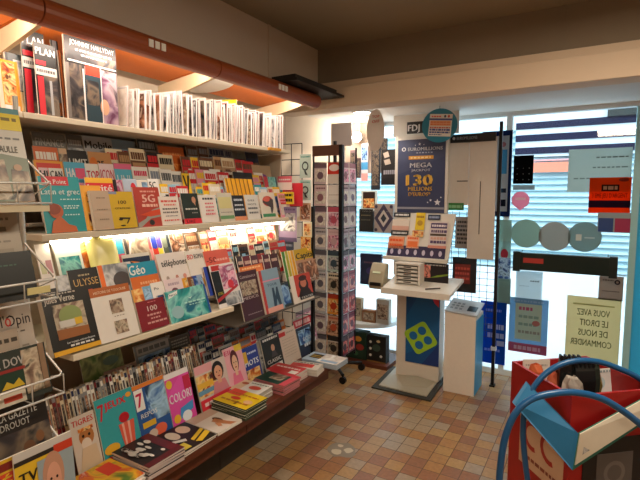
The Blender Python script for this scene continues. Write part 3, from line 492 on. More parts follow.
hero('l', (240, 351), (256, 343), 'navy blue word puzzle magazine with a yellow corner', '283c94', [('t', .12, .5, .15, 'MOTS', 'f0f0f4', .8, .04), ('r', 0, .6, .3, .9, 'e0b030'), ('m', .35, .8, .9, .05, 'c8d0f0', 3), ('p', .1, .1, .9, .4, 'warm')], layer=2)
hero('l', (256, 343), (262, 340), 'grey edge of an older issue behind the black magazine with a small figure', '98948c', [('p', .2, .1, .9, .8, 'grey')], layer=0)
hero('l', (260, 340), (278, 333), 'black magazine with a small figure on the ledge', '1c1c1c', [('m', .1, .9, .9, .06, 'd8d4d0', 3), ('e', .55, .66, .1, .1, 'c89878'), ('poly', [(.4, .42), (.48, .58), (.64, .58), (.74, .42)], '484040'), ('t', .12, .28, .1, 'CLASSIC', 'ece8e0', .76, .02), ('p', .2, .05, .9, .22, 'pale')], d=.008, layer=2)
hero('l', (277, 332), (294, 326), 'beige magazine with faint text and a red corner title', 'd8c4b4', [('r', .04, .82, .4, .94, 'c83838'), ('m', .45, .86, .9, .04, 'a89888', 3)]+[('m', .15, .7-.08*k, .85, .02, 'b8a494', 10+k) for k in range(7)], layer=1)
hero('l', (295, 329), (310, 324), 'navy magazine with white letters at the far end of the ledge', '28324c', [('p', .1, .4, .9, .9, 'blue'), ('t', .35, .5, .12, 'ÉCO', 'e4e8f0', .5), ('m', .35, .3, .85, .1, 'd8dce8', 3)], layer=2)
hero('u', (292, 319), (310, 313), 'red and white cover just above the navy magazine at the far end', 'e4d8d0', [('r', 0, .66, 1, .92, 'c83440'), ('m', .1, .72, .9, .14, 'e8b8b4', 3)], layer=3)
hero('t', (263, 325), (279, 320), 'bright blue cover in the back rows above the black small-figure magazine', '2c6cb4', [('e', .5, .6, .3, .2, '5898d8')], layer=4)
hero('u', (295, 312), (311, 308), 'pinkish grey cover below the bearded man, far end', 'a89098', [('p', 0, .1, 1, .9, 'pink')], layer=2)

# ------------------------------------------------------------ smaller magazines that fill the rows
CN = {'white': 'f0ece4', 'cream': 'e4d4b4', 'red': 'cc2830', 'dark red': '7c1c26', 'orange': 'e07828', 'yellow': 'f0c428', 'green': '448c48', 'teal': '2c949c', 'pale blue': '98c8e0',
      'blue': '2c60b0', 'navy': '202c54', 'violet': '6c4488', 'pink': 'e898b0', 'magenta': 'cc3c88', 'grey': '8e8e90', 'black': '1e1c1e', 'brown': '6c442c', 'tan': 'b89068'}
ORD = 'first second third fourth fifth sixth seventh eighth ninth tenth eleventh twelfth thirteenth fourteenth fifteenth sixteenth seventeenth eighteenth nineteenth twentieth'.split()
fill_no = {}
def filler(r, y, w, h, cols, layer, ph, mast=None, d=.004):
    b = rnd.choice(cols); c2 = rnd.choice([c for c in cols if c != b] or ['white']); bg_, c2h = CN[b], CN[c2]
    els = []
    p = rnd.random()
    if p < .45: els.append(('r', 0, .78, 1, 1, c2h)); tc = bg_ if bg_ != c2h else '202020'
    else: tc = c2h
    els.append(('p', .06, .06+rnd.random()*.1, .94, .70, rnd.choice(ph), rnd.choice((10, 16, 26))))
    els.append(('m', .08, .80, .92, .13, tc, rnd.randrange(999)))
    if rnd.random() < .5: els.append(('r', rnd.random()*.5, .55, .55+rnd.random()*.4, .74, CN[rnd.choice(cols)]))
    if rnd.random() < .5: els.append(('m', .1, .62, .9, .06, CN[rnd.choice(cols)], rnd.randrange(999)))
    n = fill_no.get(r, 0); fill_no[r] = n+1
    lab = f'{b} and {c2} cover, {ORD[n] if n < 20 else str(n+1)+("st" if n == 20 else "nd" if n == 21 else "rd" if n == 22 else "th")} small one from left, {ROWNAME[r]}'
    o = sheet('magazine', w, h, d, bg_, els, lab, 'magazine', ROWNAME[r]); stand(o, r, y, layer)
def fill(r, y0, y1, pitch, w, ht, cols, ph, jit=.012):
    y = y0+w/2; k = 0; cols = cols.split(','); ph = ph.split(',')
    while y+w/2 <= y1+.001:
        ww = w*rnd.uniform(.9, 1.1)
        if not any(a-.02 < y < b+.02 or (a-ww*.35 < y < b+ww*.35 and pitch > .07) for a, b in used[r]):
            filler(r, y, min(ww, pitch*2.9), ht+rnd.uniform(-jit, jit), cols, k % 3, ph)
            k += 1
        y += pitch*rnd.uniform(.9, 1.1)
E0, E1, E2 = 1.03, 1.89, 2.79
fill('A', 1.42, E1, .085, .13, .268, 'grey,black,brown,orange,tan', 'dark,sepia,grey')
fill('A', 1.91, 2.74, .085, .14, .266, 'grey,black,navy,brown,grey', 'dark,grey,sepia')
fill('B', 1.38, E1, .06, .10, .272, 'black,orange,red,tan,cream,brown', 'dark,warm,skin')
fill('B', 1.91, 2.7, .065, .11, .272, 'cream,tan,yellow,white,red,brown', 'skin,warm,sepia')
fill('C', 1.76, E1, .06, .10, .262, 'white,white,yellow,red', 'pale,mixed')
fill('C', 1.91, 2.74, .06, .10, .258, 'white,pink,red,yellow,white,pale blue', 'pale,pink,mixed')
fill('D', 1.56, E1, .05, .085, .215, 'white,pale blue,yellow,red,black', 'pale,mixed,blue')
fill('D', 1.91, 2.76, .05, .085, .212, 'white,yellow,teal,red,cream,pale blue', 'pale,mixed,teal')
fill('F', 2.36, 2.76, .085, .12, .165, 'cream,pink,red,tan', 'pale,skin')
fill('mN', 1.68, E1, .05, .09, .22, 'cream,tan,white,black,brown', 'skin,pale,sepia')
fill('rO', 1.91, 2.66, .06, .10, .205, 'cream,white,red,yellow,tan,white', 'pale,warm,skin')
fill('rN', 1.91, 2.68, .05, .09, .205, 'pale blue,black,cream,red,brown,white,tan', 'skin,warm,dark')
fill('rM', 1.91, 2.1, .055, .09, .18, 'orange,brown,red,dark red', 'warm,dark')
fill('mM', E0, 1.86, .055, .09, .16, 'white,cream,brown', 'pale')
fill('T', 1.6, E1, .07, .12, .19, 'grey,black,brown', 'dark,grey')
fill('t', 1.91, 2.72, .055, .10, .185, 'grey,grey,black,navy,red,white', 'grey,dark,blue')
fill('s', 1.70 if False else 1.91, 2.72, .052, .10, .19, 'red,grey,black,navy,white,brown', 'dark,red,grey')
fill('u', 1.91, 2.72, .055, .11, .225, 'red,white,black,navy,grey,orange', 'dark,warm,blue')
# small spines under the lower shelf, near bay: pocket comics standing spine outwards
y = 1.0; k = 0
while y < 1.86:
    th = rnd.choice((.011, .013, .016)); c = rnd.choice(['white', 'cream', 'dark red', 'brown', 'black', 'grey', 'black', 'white', 'tan'])
    mb = MB(); hh = rnd.uniform(.155, .172); mb.box(0, -th/2, 0, .018, th/2, hh, MAT(PAGES), front=MAT(CN[c], .4))
    decorate(mb, th, hh, .018, [('r', .1, .8, .9, .94, CN[rnd.choice(['white', 'cream', 'grey', 'black', 'brown', 'dark red', 'tan', 'navy'])]), ('p', .2, .15, .8, .7, rnd.choice(('skin', 'dark', 'sepia', 'dark')), 40)], -th/2)
    o = mb.build('pocket_comic'); tag(o, 'thin pocket comic in the row of small spines under the lower shelf', 'book', 'pocket comics under the lower shelf'); stand(o, 'S', y, 1)
    y += th+.0015; k += 1
# yellow carrier bag between the lit magazines
t = thing('plastic_bag', 'puffy pale yellow plastic bag wedged in the lamp-lit row', 'bag'); m_bag = MAT('e4dc8c', .3)
yb0, hb = onplane(82, 235, -1.80, 1.13, R(18)); yb1, _ = onplane(111, 233, -1.80, 1.13, R(18)); used['mN'].append((yb0, yb1))
NU, NV = 9, 9; vs = []; fs = []
for s_ in (1, -1):
    for i in range(NU):
        for j in range(NV):
            u, v = i/(NU-1), j/(NV-1); bulge = (1-(2*u-1)**4)*(1-(2*v-1)**4)
            vs.append((s_*(.004+.020*bulge+.004*math.sin(9*u+5*v)*bulge), (u-.5)*(yb1-yb0), .003+v*(hb-.006)+.006*math.sin(7*u)*v))
n = NU*NV
for b in (0, n):
    for i in range(NU-1):
        for j in range(NV-1): q = [b+i*NV+j, b+(i+1)*NV+j, b+(i+1)*NV+j+1, b+i*NV+j+1]; fs.append(q if b == 0 else q[::-1])
ring = [i*NV for i in range(NU)]+[(NU-1)*NV+j for j in range(1, NV)]+[i*NV+NV-1 for i in range(NU-2, -1, -1)]+[j for j in range(NV-2, 0, -1)]
fs += [(ring[i], n+ring[i], n+ring[(i+1) % len(ring)], ring[(i+1) % len(ring)]) for i in range(len(ring))]
MB().add(vs, fs, m_bag, True).build('bag_body', t)
t.location = (-1.790, (yb0+yb1)/2, 1.1305); t.rotation_euler = (0, -R(18), 0)

# ------------------------------------------------------------ top shelf
ZT = 1.866
def upright(name, label, y, h, w, d, base, els, x=-1.90, lean=0, turn=-90, cat='magazine', group=None, back=None, side=None):
    o = sheet(name, w, h, d, base, els, label, cat, group, back=back, side=side)
    a = R(lean); o.rotation_euler = (Matrix.Rotation(R(turn), 3, 'Z') @ Matrix.Rotation(-a, 3, 'Y')).to_euler()
    o.location = (x, y, ZT+.0006); return o
def show(u0, u1, vt, x, name, label, base, els, lean=9, d=.006, cat='magazine'):
    y0 = onX(u0, 90, x).y; y1 = onX(u1, 90, x).y; h = onX(u0, vt, x-.03).z-ZT
    o = sheet(name, y1-y0, h, d, base, els, label, cat); o.location = (x, (y0+y1)/2, ZT+.0006); o.rotation_euler = (0, -R(lean), 0); return o
show(0, 17, 62, -1.96, 'book', 'orange and yellow patterned book at the left end of the top shelf', 'e8a020', [('p', .05, .12, .8, .95, 'warm', 22), ('r', 0, 0, 1, .1, 'd0d4d8'), ('e', .3, .66, .1, .05, '6c3c10'), ('e', .6, .45, .06, .03, '8c5818'), ('r', .88, 0, 1, 1, 'c88818')], cat='book', d=.03, lean=6)
show(8, 32, 54, -1.99, 'notebook', 'dark grey notebook with a cream square, beside the orange book', '4c5458', [('p', .3, .4, .9, .9, 'grey'), ('r', .4, .05, .95, .38, 'e0c490'), ('r', 0, 0, .1, 1, '24282c')], cat='notebook', d=.012, lean=5)
pl = lambda: [('r', 0, .82, 1, 1, '141414'), ('t', .06, .84, .1, 'PLAN', 'f0f0f0', .9, .03), ('r', .04, .7, .5, .76, 'd82c3c'), ('r', 0, .56, 1, .68, 'd8d4d0'), ('m', .05, .6, .9, .04, '606060', 4), ('r', .06, 0, .34, .54, 'c82030'), ('p', .34, 0, 1, .56, 'dark', 9), ('r', .6, .02, .72, .5, 'a8acb0')]
show(24, 47, 31, -1.975, 'magazine', 'larger black magazine with a PLAN title, rear one of two', '1c1c1e', pl(), lean=2)
show(37, 58, 44, -1.935, 'magazine', 'smaller black magazine with a PLAN title, front one of two', '1c1c1e', pl(), lean=3)
show(56, 63, 36, -1.985, 'magazine', 'black and grey narrow magazine left of the tall music magazine', '2c2c2e', [('r', .2, .2, .8, .95, '8c8c90'), ('r', .1, .05, .9, .2, 'c87840')], lean=5)
show(62, 66, 52, -1.94, 'magazine', 'thin brown edged magazine touching the tall music magazine', '5c3020', [('r', .3, 0, .7, 1, 'a05828')], lean=5)
show(66, 117, 35, -1.918, 'magazine', 'tall black and silver music magazine in a clear sleeve', '8a827e', [('r', 0, .8, 1, 1, '1c181a'), ('p', 0, .66, 1, .82, 'dark', 8), ('t', .1, .885, .06, 'JOHNNY HALLYDAY', 'f0f0f0', .86, .02), ('m', .2, .82, .9, .025, 'e8e0dc', 4), ('m', .3, .77, .8, .02, 'e8e0dc', 5), ('p', .06, .02, .34, .66, 'dark', 14), ('r', .36, .56, .64, .68, 'c83c24'), ('r', .34, .0, .64, .56, '28404c'), ('p', .36, .2, .6, .5, 'dark', 14), ('p', .66, 0, .97, .66, 'pinkdark', 12), ('e', .7, .2, .09, .1, 'e0b090'), ('r', .3, 0, .33, .62, 'f0ece8'), ('r', .64, 0, .66, .7, 'f0ece8'), ('r', .04, .68, .97, .7, 'e8e4e0')], lean=2, d=.01)
y = 1.475; k = 0
while y < 2.74:
    g = (y-1.47)/1.3
    front = rnd.choice(['f0ece8', 'e8e4e4', 'dcd8d8', 'd0ccd0', 'f4f2f0', 'c8c4c8', 'e0d0cc']) if y < 1.75 or rnd.random() < .35 else rnd.choice(['8c868c', 'a88c88', 'b89898', '5c5458', 'c89090', '8a868e', '3c3438', '6c6870'])
    h = rnd.uniform(.185, .20) if y < 1.75 else rnd.uniform(.20, .24)
    w_ = rnd.uniform(.17, .2); xx = -1.918-w_/2-rnd.uniform(0, .012)
    upright('sleeved_magazine', 'plastic sleeved magazine filed edge-on among the others on the top shelf', y, h, w_, .004, front,
            [('p', .06, .06, .94, .94, rnd.choice(['pale', 'grey', 'grey', 'skin', 'sepia', 'dark'] if y > 1.75 else ['pale', 'grey', 'skin']), rnd.choice((8, 14))), ('r', 0, 0, .035, 1, 'f4f2f0'), ('r', .965, 0, 1, 1, 'f4f2f0'), ('r', 0, .97, 1, 1, 'f0eeee')],
            x=xx, lean=rnd.uniform(-2, 5), turn=-90+rnd.uniform(2, 16), group='sleeved magazines filed on the top shelf', back='e8e4e0', side=rnd.choice(['e8e4e0', 'a8a09c', '786f74', 'd8d0cc', 'c8b0ac']))
    if y < 1.78 and k % 2 == 0:
        upright('sleeved_magazine', 'plastic sleeved magazine filed edge-on among the others on the top shelf', y+.008, .225+rnd.uniform(-.01, .012), .06, .004, rnd.choice(['e8e0dc', 'c8b4ac', 'e4dcd8']),
                [('p', .06, .06, .94, .94, 'skin', 12)], x=-2.16, lean=2, turn=-82, group='sleeved magazines filed on the top shelf', back='e8e4e0', side=rnd.choice(['e8e4e0', 'a8a09c', '786f74', 'd8d0cc', 'c8b0ac']))
    y += rnd.uniform(.018, .027); k += 1
upright('yellow_divider_card', 'yellow divider card rising above the sleeved magazines', 2.275, .27, .10, .003, 'f0d820', [('e', .5, .88, .35, .08, 'f8e440')], x=-2.0, lean=3, turn=-70, cat='card')
upright('clear_divider', 'clear upright divider ending the row on the top shelf', 2.765, .22, .20, .004, GLASS((.96, .96, .96), .1), [], x=-2.01, cat='divider', turn=-90, back='f0f0f0')
bpy.data.objects['clear_divider'].data.materials.clear(); bpy.data.objects['clear_divider'].data.materials.append(GLASS((.95, .95, .95), .12))

# ------------------------------------------------------------ piles lying on the ledge
ZL = .401
def pile(n, xc, yc, w, h, d, base, els, labels, side=PAGES, rz=-90, jit=3, spine=None, name='magazine', cat='magazine', under=None, group=None):
    z = ZL+.0005
    for k in range(n):
        top = k == n-1
        o = sheet(name, w*(1 if top else rnd.uniform(.985, 1.0)), h*(1 if top else rnd.uniform(.985, 1.0)), d-.0006, base if top or not under else under, els if top else [], labels[0] if top else labels[1], cat, None if top else group, side, back=spine or (base if isinstance(base, str) else None))
        o.rotation_euler = (Matrix.Rotation(R(rz+rnd.uniform(-jit, jit)), 3, 'Z') @ Matrix.Rotation(R(-90), 3, 'Y')).to_euler()
        c = Matrix.Rotation(o.rotation_euler.z if False else R(rz), 3, 'Z') @ Vector((h/2, 0, 0))
        o.location = (xc+c.x+rnd.uniform(-.004, .004), yc+c.y+rnd.uniform(-.004, .004), z); z += d
XP = -1.635
pile(4, XP, 1.09, .22, .22, .008, 'e8e0d8', [('p', 0, 0, 1, 1, 'food', 9), ('r', .1, .6, .5, .9, 'e04028'), ('e', .6, .3, .3, .2, 'f0c428'), ('e', .3, .3, .15, .12, 'e87830')], ('red and yellow food magazine on top of the nearest ledge pile', 'copy under the red and yellow food magazine on the ledge'), group='copies under the red and yellow food magazine')
pile(6, XP, 1.305, .235, .19, .009, '241c1c', [('r', 0, .75, 1, 1, '6c1c24'), ('r', .85, 0, 1, 1, '5c1a20')]+[('e', .2+.6*rnd.random(), .15+.6*rnd.random(), .04+.06*rnd.random(), .03+.05*rnd.random(), 'e4dcd4') for _ in range(14)]+[('t', .1, .12, .14, 'CUISINE', 'ece6de', .5)], ('dark food magazine with white flecks topping the tall near pile on the ledge', 'copy in the tall near pile under the dark food magazine'), side='cfc0bc', group='copies under the dark food magazine')
pile(3, XP, 1.505, .225, .20, .007, '1c1a1a', [('e', .25, .7, .18, .16, 'e8c8b0'), ('e', .3, .35, .2, .14, 'e4d4c0'), ('poly', [(.5, 1), (.6, 1), (.8, .5), (.7, .5)], 'e8c030'), ('poly', [(.65, 1), (.8, 1), (.95, .6), (.85, .5)], 'e8c030'), ('poly', [(.4, 0), (.5, 0), (.7, .4), (.6, .45)], 'e8e4dc'), ('r', .7, .1, .95, .3, 'd8c040')], ('black and yellow magazine with pale round shapes, second pile on the ledge', 'copy under the black and yellow magazine'), group='copies under the black and yellow magazine')
pile(2, XP, 1.705, .225, .17, .007, 'e0d4c8', [('r', 0, 0, .3, 1, 'c8ac98'), ('e', .55, .6, .16, .1, '4c2c20'), ('poly', [(.45, .6), (.8, .7), (.98, .8), (.95, .6), (.8, .5), (.5, .4)], 'b87850'), ('poly', [(.6, .4), (.8, .3), (.85, .4), (.7, .5)], 'c88860')], ('white magazine with a lying tanned figure, on the ledge', 'copy under the white magazine with a lying figure'), group='copies under the white lying figure magazine')
pile(8, XP+.015, 1.885, .235, .175, .008, 'ecc81c', [('r', 0, .6, .4, 1, 'e85038'), ('e', .4, .45, .14, .1, 'd83828'), ('m', .1, .7, .9, .07, 'c06020', 4), ('m', .1, .2, .9, .08, 'b87818', 5), ('e', .8, .4, .12, .12, 'e8b888'), ('r', .55, .1, .62, .3, '806010')], ('yellow magazine topping the thick pile near the middle of the ledge', 'copy in the thick pile under the yellow magazine'), side='3c4838', under='d8d4c0', group='copies under the yellow magazine')
pile(6, XP-.04, 2.055, .20, .155, .009, 'e8e4dc', [('r', 0, 0, .3, 1, 'e0c8a4'), ('e', .65, .5, .2, .16, 'd85840'), ('m', .35, .8, .95, .06, '4c6c50', 4), ('e', .2, .7, .12, .1, 'b05830')], ('white magazine with a red oval, pile behind the yellow one', 'copy under the white magazine with a red oval'), side='c0bab0', group='copies under the white red oval magazine')
pile(7, XP+.01, 2.235, .225, .165, .0085, '1f4034', [('p', .3, .3, .7, .9, 'sepia', 14), ('r', .8, 0, 1, 1, 'd85060'), ('r', 0, .82, 1, 1, 'c82838')], ('dark green magazine on the pile with pink edges', 'copy in the pile with pink edges'), side='c87c80', spine='e0e0d8', group='copies in the pile with pink edges')
pile(6, XP-.03, 2.40, .22, .14, .009, 'c83030', [('m', .1, .6, .9, .12, 'f0d8d0', 4), ('r', .7, .1, .95, .45, 'e8e0d8')], ('red and white magazine, topmost beside the dark green pile', 'copy under the red and white magazine'), side='d8d2c8', group='copies under the red and white magazine')
pile(5, XP+.02, 2.535, .22, .12, .009, 'd8d0c4', [('r', .1, .2, .8, .7, 'd84038'), ('m', .1, .78, .9, .08, '303030', 4)], ('cream magazine with a red block, second pile from the far end', 'copy under the cream magazine with a red block'), side='d8d4cc', group='copies under the cream red block magazine', rz=-80)
pile(4, XP+.06, 2.735, .27, .165, .009, 'b8cce0', [('p', .4, 0, 1, 1, 'pale', 8), ('r', .1, .3, .4, .8, '282828'), ('r', .12, .4, .38, .46, 'e0b030'), ('r', .12, .56, .38, .62, 'e0b030'), ('r', .5, .1, .95, .3, '98b8d8')], ('pale blue magazine on the farthest pile of the ledge', 'copy under the pale blue magazine at the far end'), side='a8b8c8', group='copies under the pale blue magazine')

# ------------------------------------------------------------ white wire newspaper rack at the left edge
m_wire = MAT('d8d8d4', .35, .3)
RY0, RY1 = .44, .822
TIERS = [(1.53, -1.475), (1.24, -1.470), (.94, -1.460), (.695, -1.455), (.485, -1.37)]
rk = thing('newspaper_rack', 'white wire newspaper rack with sloping baskets at the left edge', 'rack', (-1.6, .58, 0))
rk_in = Matrix.Translation((1.6, -.58, 0))
def rpart(n, mb): mb.v = [tuple(rk_in @ Vector(p)) for p in mb.v]; return mb.build(n, rk)
for yy in (RY0, RY1):
    rpart('post', MB().tube([(-1.60, yy, .02), (-1.60, yy, 1.86)], .008, m_wire))
    rpart('foot', MB().tube([(-1.66, yy, .012), (-1.25, yy, .012)], .011, m_wire))
for k, (z, x) in enumerate(TIERS):
    mb = MB(); xf = x+.045
    rim = [(-1.60, RY0, z+.16), (xf, RY0, z+.055), (xf, RY1-.012, z+.055), (xf-.012, RY1, z+.06), (-1.60, RY1, z+.16)]
    mb.tube(rim, .0035, m_wire, 6); mb.tube([(-1.60, RY0, z-.004), (xf, RY0, z-.004), (xf, RY1, z-.004), (-1.60, RY1, z-.004)], .0035, m_wire, 6)
    for q in range(5):
        yy = RY0+(RY1-RY0)*q/4; mb.tube([(-1.60, yy, z-.004), (xf, yy, z-.004), (xf, yy, z+.055)], .0022, m_wire, 5)
    mb.tube([(-1.60, RY1, z+.16), (-1.60, RY1, z-.004), (xf, RY1, z+.055)], .0025, m_wire, 5)
    rpart('wire_basket', mb)
    if k == 0: rpart('shelf_board', MB().box(-1.59, RY0+.004, z-.028, xf-.004, RY1-.004, z-.010, MAT('d8cdb0', .5)))
rpart('price_tag', MB().box(-1.408, .725, 1.263, -1.404, .79, 1.283, MAT('d8cc90', .5)))
def news(k, dx, yr, w, h, base, els, label, d=.006, lean=14, dz=0, cat='newspaper', name='newspaper'):
    z, x = TIERS[k]; o = sheet(name, w, h, d, base, els, label, cat)
    o.location = (x+dx, yr-w/2, z+dz); o.rotation_euler = (0, -R(lean), 0); return o
YR = .808
news(0, .0, YR-.012, .24, .285, 'd4d0c8', [('r', 0, .94, 1, 1, '5c98a0'), ('r', 0, .76, 1, .94, 'ecd428'), ('m', .3, .86, .95, .035, '807010', 4), ('m', .4, .66, .95, .02, '707070', 5), ('t', .64, .52, .07, 'GAULLE', '585850', .26, .005), ('poly', [(0, .34), (.4, .36), (.7, .5), (1, .46), (1, 0), (0, 0)], '788470'), ('pp', [(.45, .02), (.45, .42), (.72, .44), (.75, .02)], 'sepia'), ('pp', [(.75, .0), (.78, .34), (.98, .32), (1, 0)], 'sepia'), ('e', .56, .46, .05, .04, 'c8a080'), ('e', .86, .36, .05, .035, 'b89070')], 'white magazine with a yellow top band and soldiers, in the top wire basket', cat='magazine', name='magazine')
news(1, -.02, YR-.03, .26, .28, 'a89c8c', [('m', .1, .86, .9, .03, '6c6258', 3), ('m', .2, .74, .9, .05, '6c6258', 4), ('m', .1, .62, .9, .02, '807468', 5), ('r', .1, .1, .9, .55, '988c7c')], 'beige newspaper in the second wire basket')
news(1, .0, YR-.02, .14, .145, '1a1c1c', [('m', .3, .72, .7, .03, '385848', 6)], 'black square booklet in front of the beige newspaper', cat='booklet', name='booklet')
news(1, .008, YR-.17, .09, .13, 'c8a8a0', [('p', .1, .1, .9, .6, 'pink')], 'pinkish booklet left of the black square booklet in the wire rack', cat='booklet', name='booklet')
news(2, -.035, YR-.004, .30, .29, 'b8aca0', [('t', .70, .74, .12, "l'Opin", '281c20', .28, .008), ('e', .766, .785, .028, .045, 'b83028'), ('e', .766, .785, .014, .028, 'b8aca0'), ('m', .3, .66, .95, .015, '605850', 5), ('m', .3, .5, .95, .02, '908478', 6), ('r', .3, .1, .95, .45, 'a89c90')], "beige newspaper with a big serif title in the third wire basket")
news(2, -.018, YR-.06, .24, .21, 'a89888', [('m', .5, .82, .98, .06, '403830', 7), ('r', .0, .82, .25, .94, '386878')], 'small folded newspaper with a grey title just under the beige newspaper')
news(2, .006, YR-.002, .28, .155, '2c3430', [('p', .74, .1, .92, .95, 'sepia'), ('t', .44, .70, .17, 'LE DOV', 'b8b4b0', .32, .03), ('r', .3, .60, .76, .66, '902c28'), ('r', .3, .34, .74, .58, '1c3828'), ('poly', [(.5, .3), (.56, .44), (.62, .36), (.68, .46), (.73, .3)], 'c8a828'), ('r', .3, .0, .72, .28, 'c8c0b0'), ('r', .5, .06, .68, .16, 'b84028'), ('r', .92, .1, .98, 1, '8c7058')], 'dark green covered newspaper with a yellow plant, above the black magazine with a two-line title')
news(3, -.004, YR+.002, .25, .245, '201c1c', [('t', .44, .76, .085, 'LA GAZETTE', 'd8d8d4', .44, .02), ('t', .44, .645, .085, 'DROUOT', 'd8d8d4', .34, .02), ('p', .3, .05, 1, .6, 'dark', 8), ('e', .72, .36, .07, .08, '6c4c38'), ('e', .86, .44, .05, .07, '80583c')], 'black magazine with a two-line white title in the wire rack', cat='magazine', name='magazine')
news(4, -.012, YR-.12, .2, .33, 'd8b030', [('r', 0, .9, 1, .97, '802820'), ('r', .1, .74, .95, .88, 'd04830'), ('t', .2, .76, .09, 'TÉLÉ', 'f0d040', .6, .03), ('m', .1, .62, .9, .06, '201810', 3), ('p', .1, .1, .9, .56, 'warm')], 'yellow and red television magazine low in the wire rack', cat='magazine', name='magazine', lean=4)
news(4, .0, YR+.012, .17, .335, 'e0b830', [('r', 0, .93, 1, 1, 'c8c4c0'), ('r', .0, .89, 1, .93, '282420'), ('r', .66, .86, 1, .94, 'c84028'), ('t', .06, .72, .1, 'TV', '242018', .3, .03), ('r', .36, 0, 1, .86, '98a8b0')]+face_els(.62, .66, .2, 'c09078', 'd8a088', '202428'), 'yellow magazine with a bald man portrait at the bottom of the wire rack', cat='magazine', name='magazine', lean=4)

# ------------------------------------------------------------ wire rack and card spinner at the far corner
m_blk = MAT('16161a', .4, .3)
er = thing('card_hanging_rack', 'black wire post rack with cards at the far end of the shelving', 'rack', (-1.70, 2.86, .401))
MB().box(-.062, -.012, .0, -.040, .012, 1.07, m_blk).build('post', er); MB().box(-.42, -.012, .0, -.40, .012, 1.64, m_blk).build('post', er)
MB().box(-.43, -.02, 0, -.03, .02, .008, m_blk).build('foot', er)
mb = MB()
for k in range(14): mb.tube([(-.41, .0, .06+k*.112), (-.05 if k < 9 else -.14, .0, .06+k*.112)], .003, m_blk, 5)
for k in range(5): mb.tube([(-.41+.09*k, 0, .06), (-.41+.09*k, 0, 1.07 if k == 4 else 1.516)], .003, m_blk, 5)
mb.build('wire_grid', er)
def ecard(u0, v0, u1, v1, base, els, label, y=2.83, name='greeting_card', cat='card', d=.003):
    a = onY(u0, v1, y); b = onY(u1, v0, y); w = b.x-a.x; h = b.z-a.z
    o = sheet(name, w, h, d, base, els, label, cat); o.rotation_euler = (0, 0, R(-90)); o.location = ((a.x+b.x)/2, y, a.z); return o
two = [('m', .1, .86, .9, .06, '4c9c94', 4), ('e', .5, .5, .3, .2, '384848'), ('e', .5, .5, .2, .13, 'c0dcd4'), ('poly', [(.4, .3), (.55, .3), (.75, .1), (.5, .14)], '384848')]
ecard(300, 154, 311, 178, 'c4dcd4', two, 'pale green card with a dark round figure, upper of the pair at the shelving end', y=2.79)
ecard(300, 180, 311, 200, 'b8d8d0', two, 'pale green card with a dark round figure, lower of the pair at the shelving end', y=2.79)
ecard(278, 176, 292, 190, 'f4e0dc', [('r', 0, .55, 1, 1, 'e87080'), ('m', .1, .7, .9, .1, 'f8e8e8', 3)], 'small pink topped white card at the far end of the upper shelf', y=2.72)
ecard(283, 183, 303, 206, 'e03848', [('m', .1, .7, .5, .08, 'f4d8d0', 3), ('m', .1, .55, .5, .08, 'f4d8d0', 4)], 'bright red card near the far end of the upper shelf', y=2.74)
ecard(280, 192, 294, 204, 'e8cc28', [('m', .1, .65, .9, .2, '282018', 3), ('m', .1, .2, .9, .25, '282018', 4)], 'yellow and black small notice in front of the bright red card', y=2.70, name='notice', cat='sign')
ecard(279, 207, 297, 241, '8c7c9c', [('m', .1, .9, .9, .05, '5c4c78', 3), ('p', .08, .3, .92, .82, 'grey', 20), ('r', 0, 0, 1, .12, '504868')], 'grey purple booklet hanging over the lamp-lit row', y=2.66, name='booklet', cat='booklet')
ecard(279, 240, 294, 250, '3c4458', [('m', .1, .4, .9, .2, '8890a0', 3)], 'dark slate small card under the grey purple booklet', y=2.68)
ecard(303, 222, 312, 237, 'e8dcb8', [('p', .15, .12, .85, .88, 'warm', 30)], 'cream framed card with a brown picture on the end rack', y=2.80)
ecard(301, 237, 311, 250, 'e8b848', [('p', .05, .05, .95, .95, 'warm', 40)], 'orange flame coloured card under the cream framed one', y=2.80)
ecard(300, 203, 311, 221, 'd8b894', [('p', .1, .1, .9, .9, 'skin', 30)], 'tan card under the two pale green cards on the end rack', y=2.80)

SPX, SPY, SPH = -1.935, 3.52, .128
sp = thing('card_spinner', 'tall black revolving card spinner in front of the corner', 'rack', (SPX, SPY, 0))
MB().tube([(0, 0, .06), (0, 0, 2.0)], .016, m_blk).build('pole', sp)
for k in range(4):
    a = k*math.pi/2+math.pi/4
    lg = MB().tube([(0, 0, .09), (.25*math.cos(a), .25*math.sin(a), .075)], .014, m_blk).build('leg', sp)
    MB().tube([(.25*math.cos(a), .25*math.sin(a)-.012, .032), (.25*math.cos(a), .25*math.sin(a)+.012, .032)], .030, m_blk, 12).tube([(.25*math.cos(a), .25*math.sin(a), .03), (.25*math.cos(a), .25*math.sin(a), .08)], .008, m_blk, 6).build('caster', lg)
for k in range(4):
    a = k*math.pi/2+math.pi/4; c_ = (SPH*1.414+.004); q_ = .016 if k == 3 else .006
    MB().box(c_*math.cos(a)-q_, c_*math.sin(a)-q_, .16, c_*math.cos(a)+q_, c_*math.sin(a)+q_, 1.95, m_blk).build('corner_post', sp)
for k in range(10):
    z = .20+k*.18; mb = MB(); mb.tube([(-SPH, -SPH, z), (SPH, -SPH, z), (SPH, SPH, z), (-SPH, SPH, z)], .003, m_blk, 5, True)
    for s_ in (-.5, .5):
        for fx in (0, 1):
            pk = [(s_*.128-.05, -SPH, z), (s_*.128-.05, -SPH-.022, z-.003), (s_*.128+.05, -SPH-.022, z-.003), (s_*.128+.05, -SPH, z)]
            mb.tube([(-y_, x_, z_) for x_, y_, z_ in pk] if fx else pk, .002, m_blk, 4)
    mb.build('wire_ring', sp)
MB().box(-SPH-.01, -SPH-.01, 1.87, SPH+.01, -SPH+.0, 1.955, MAT('6c4434', .5)).build('header_board', sp)
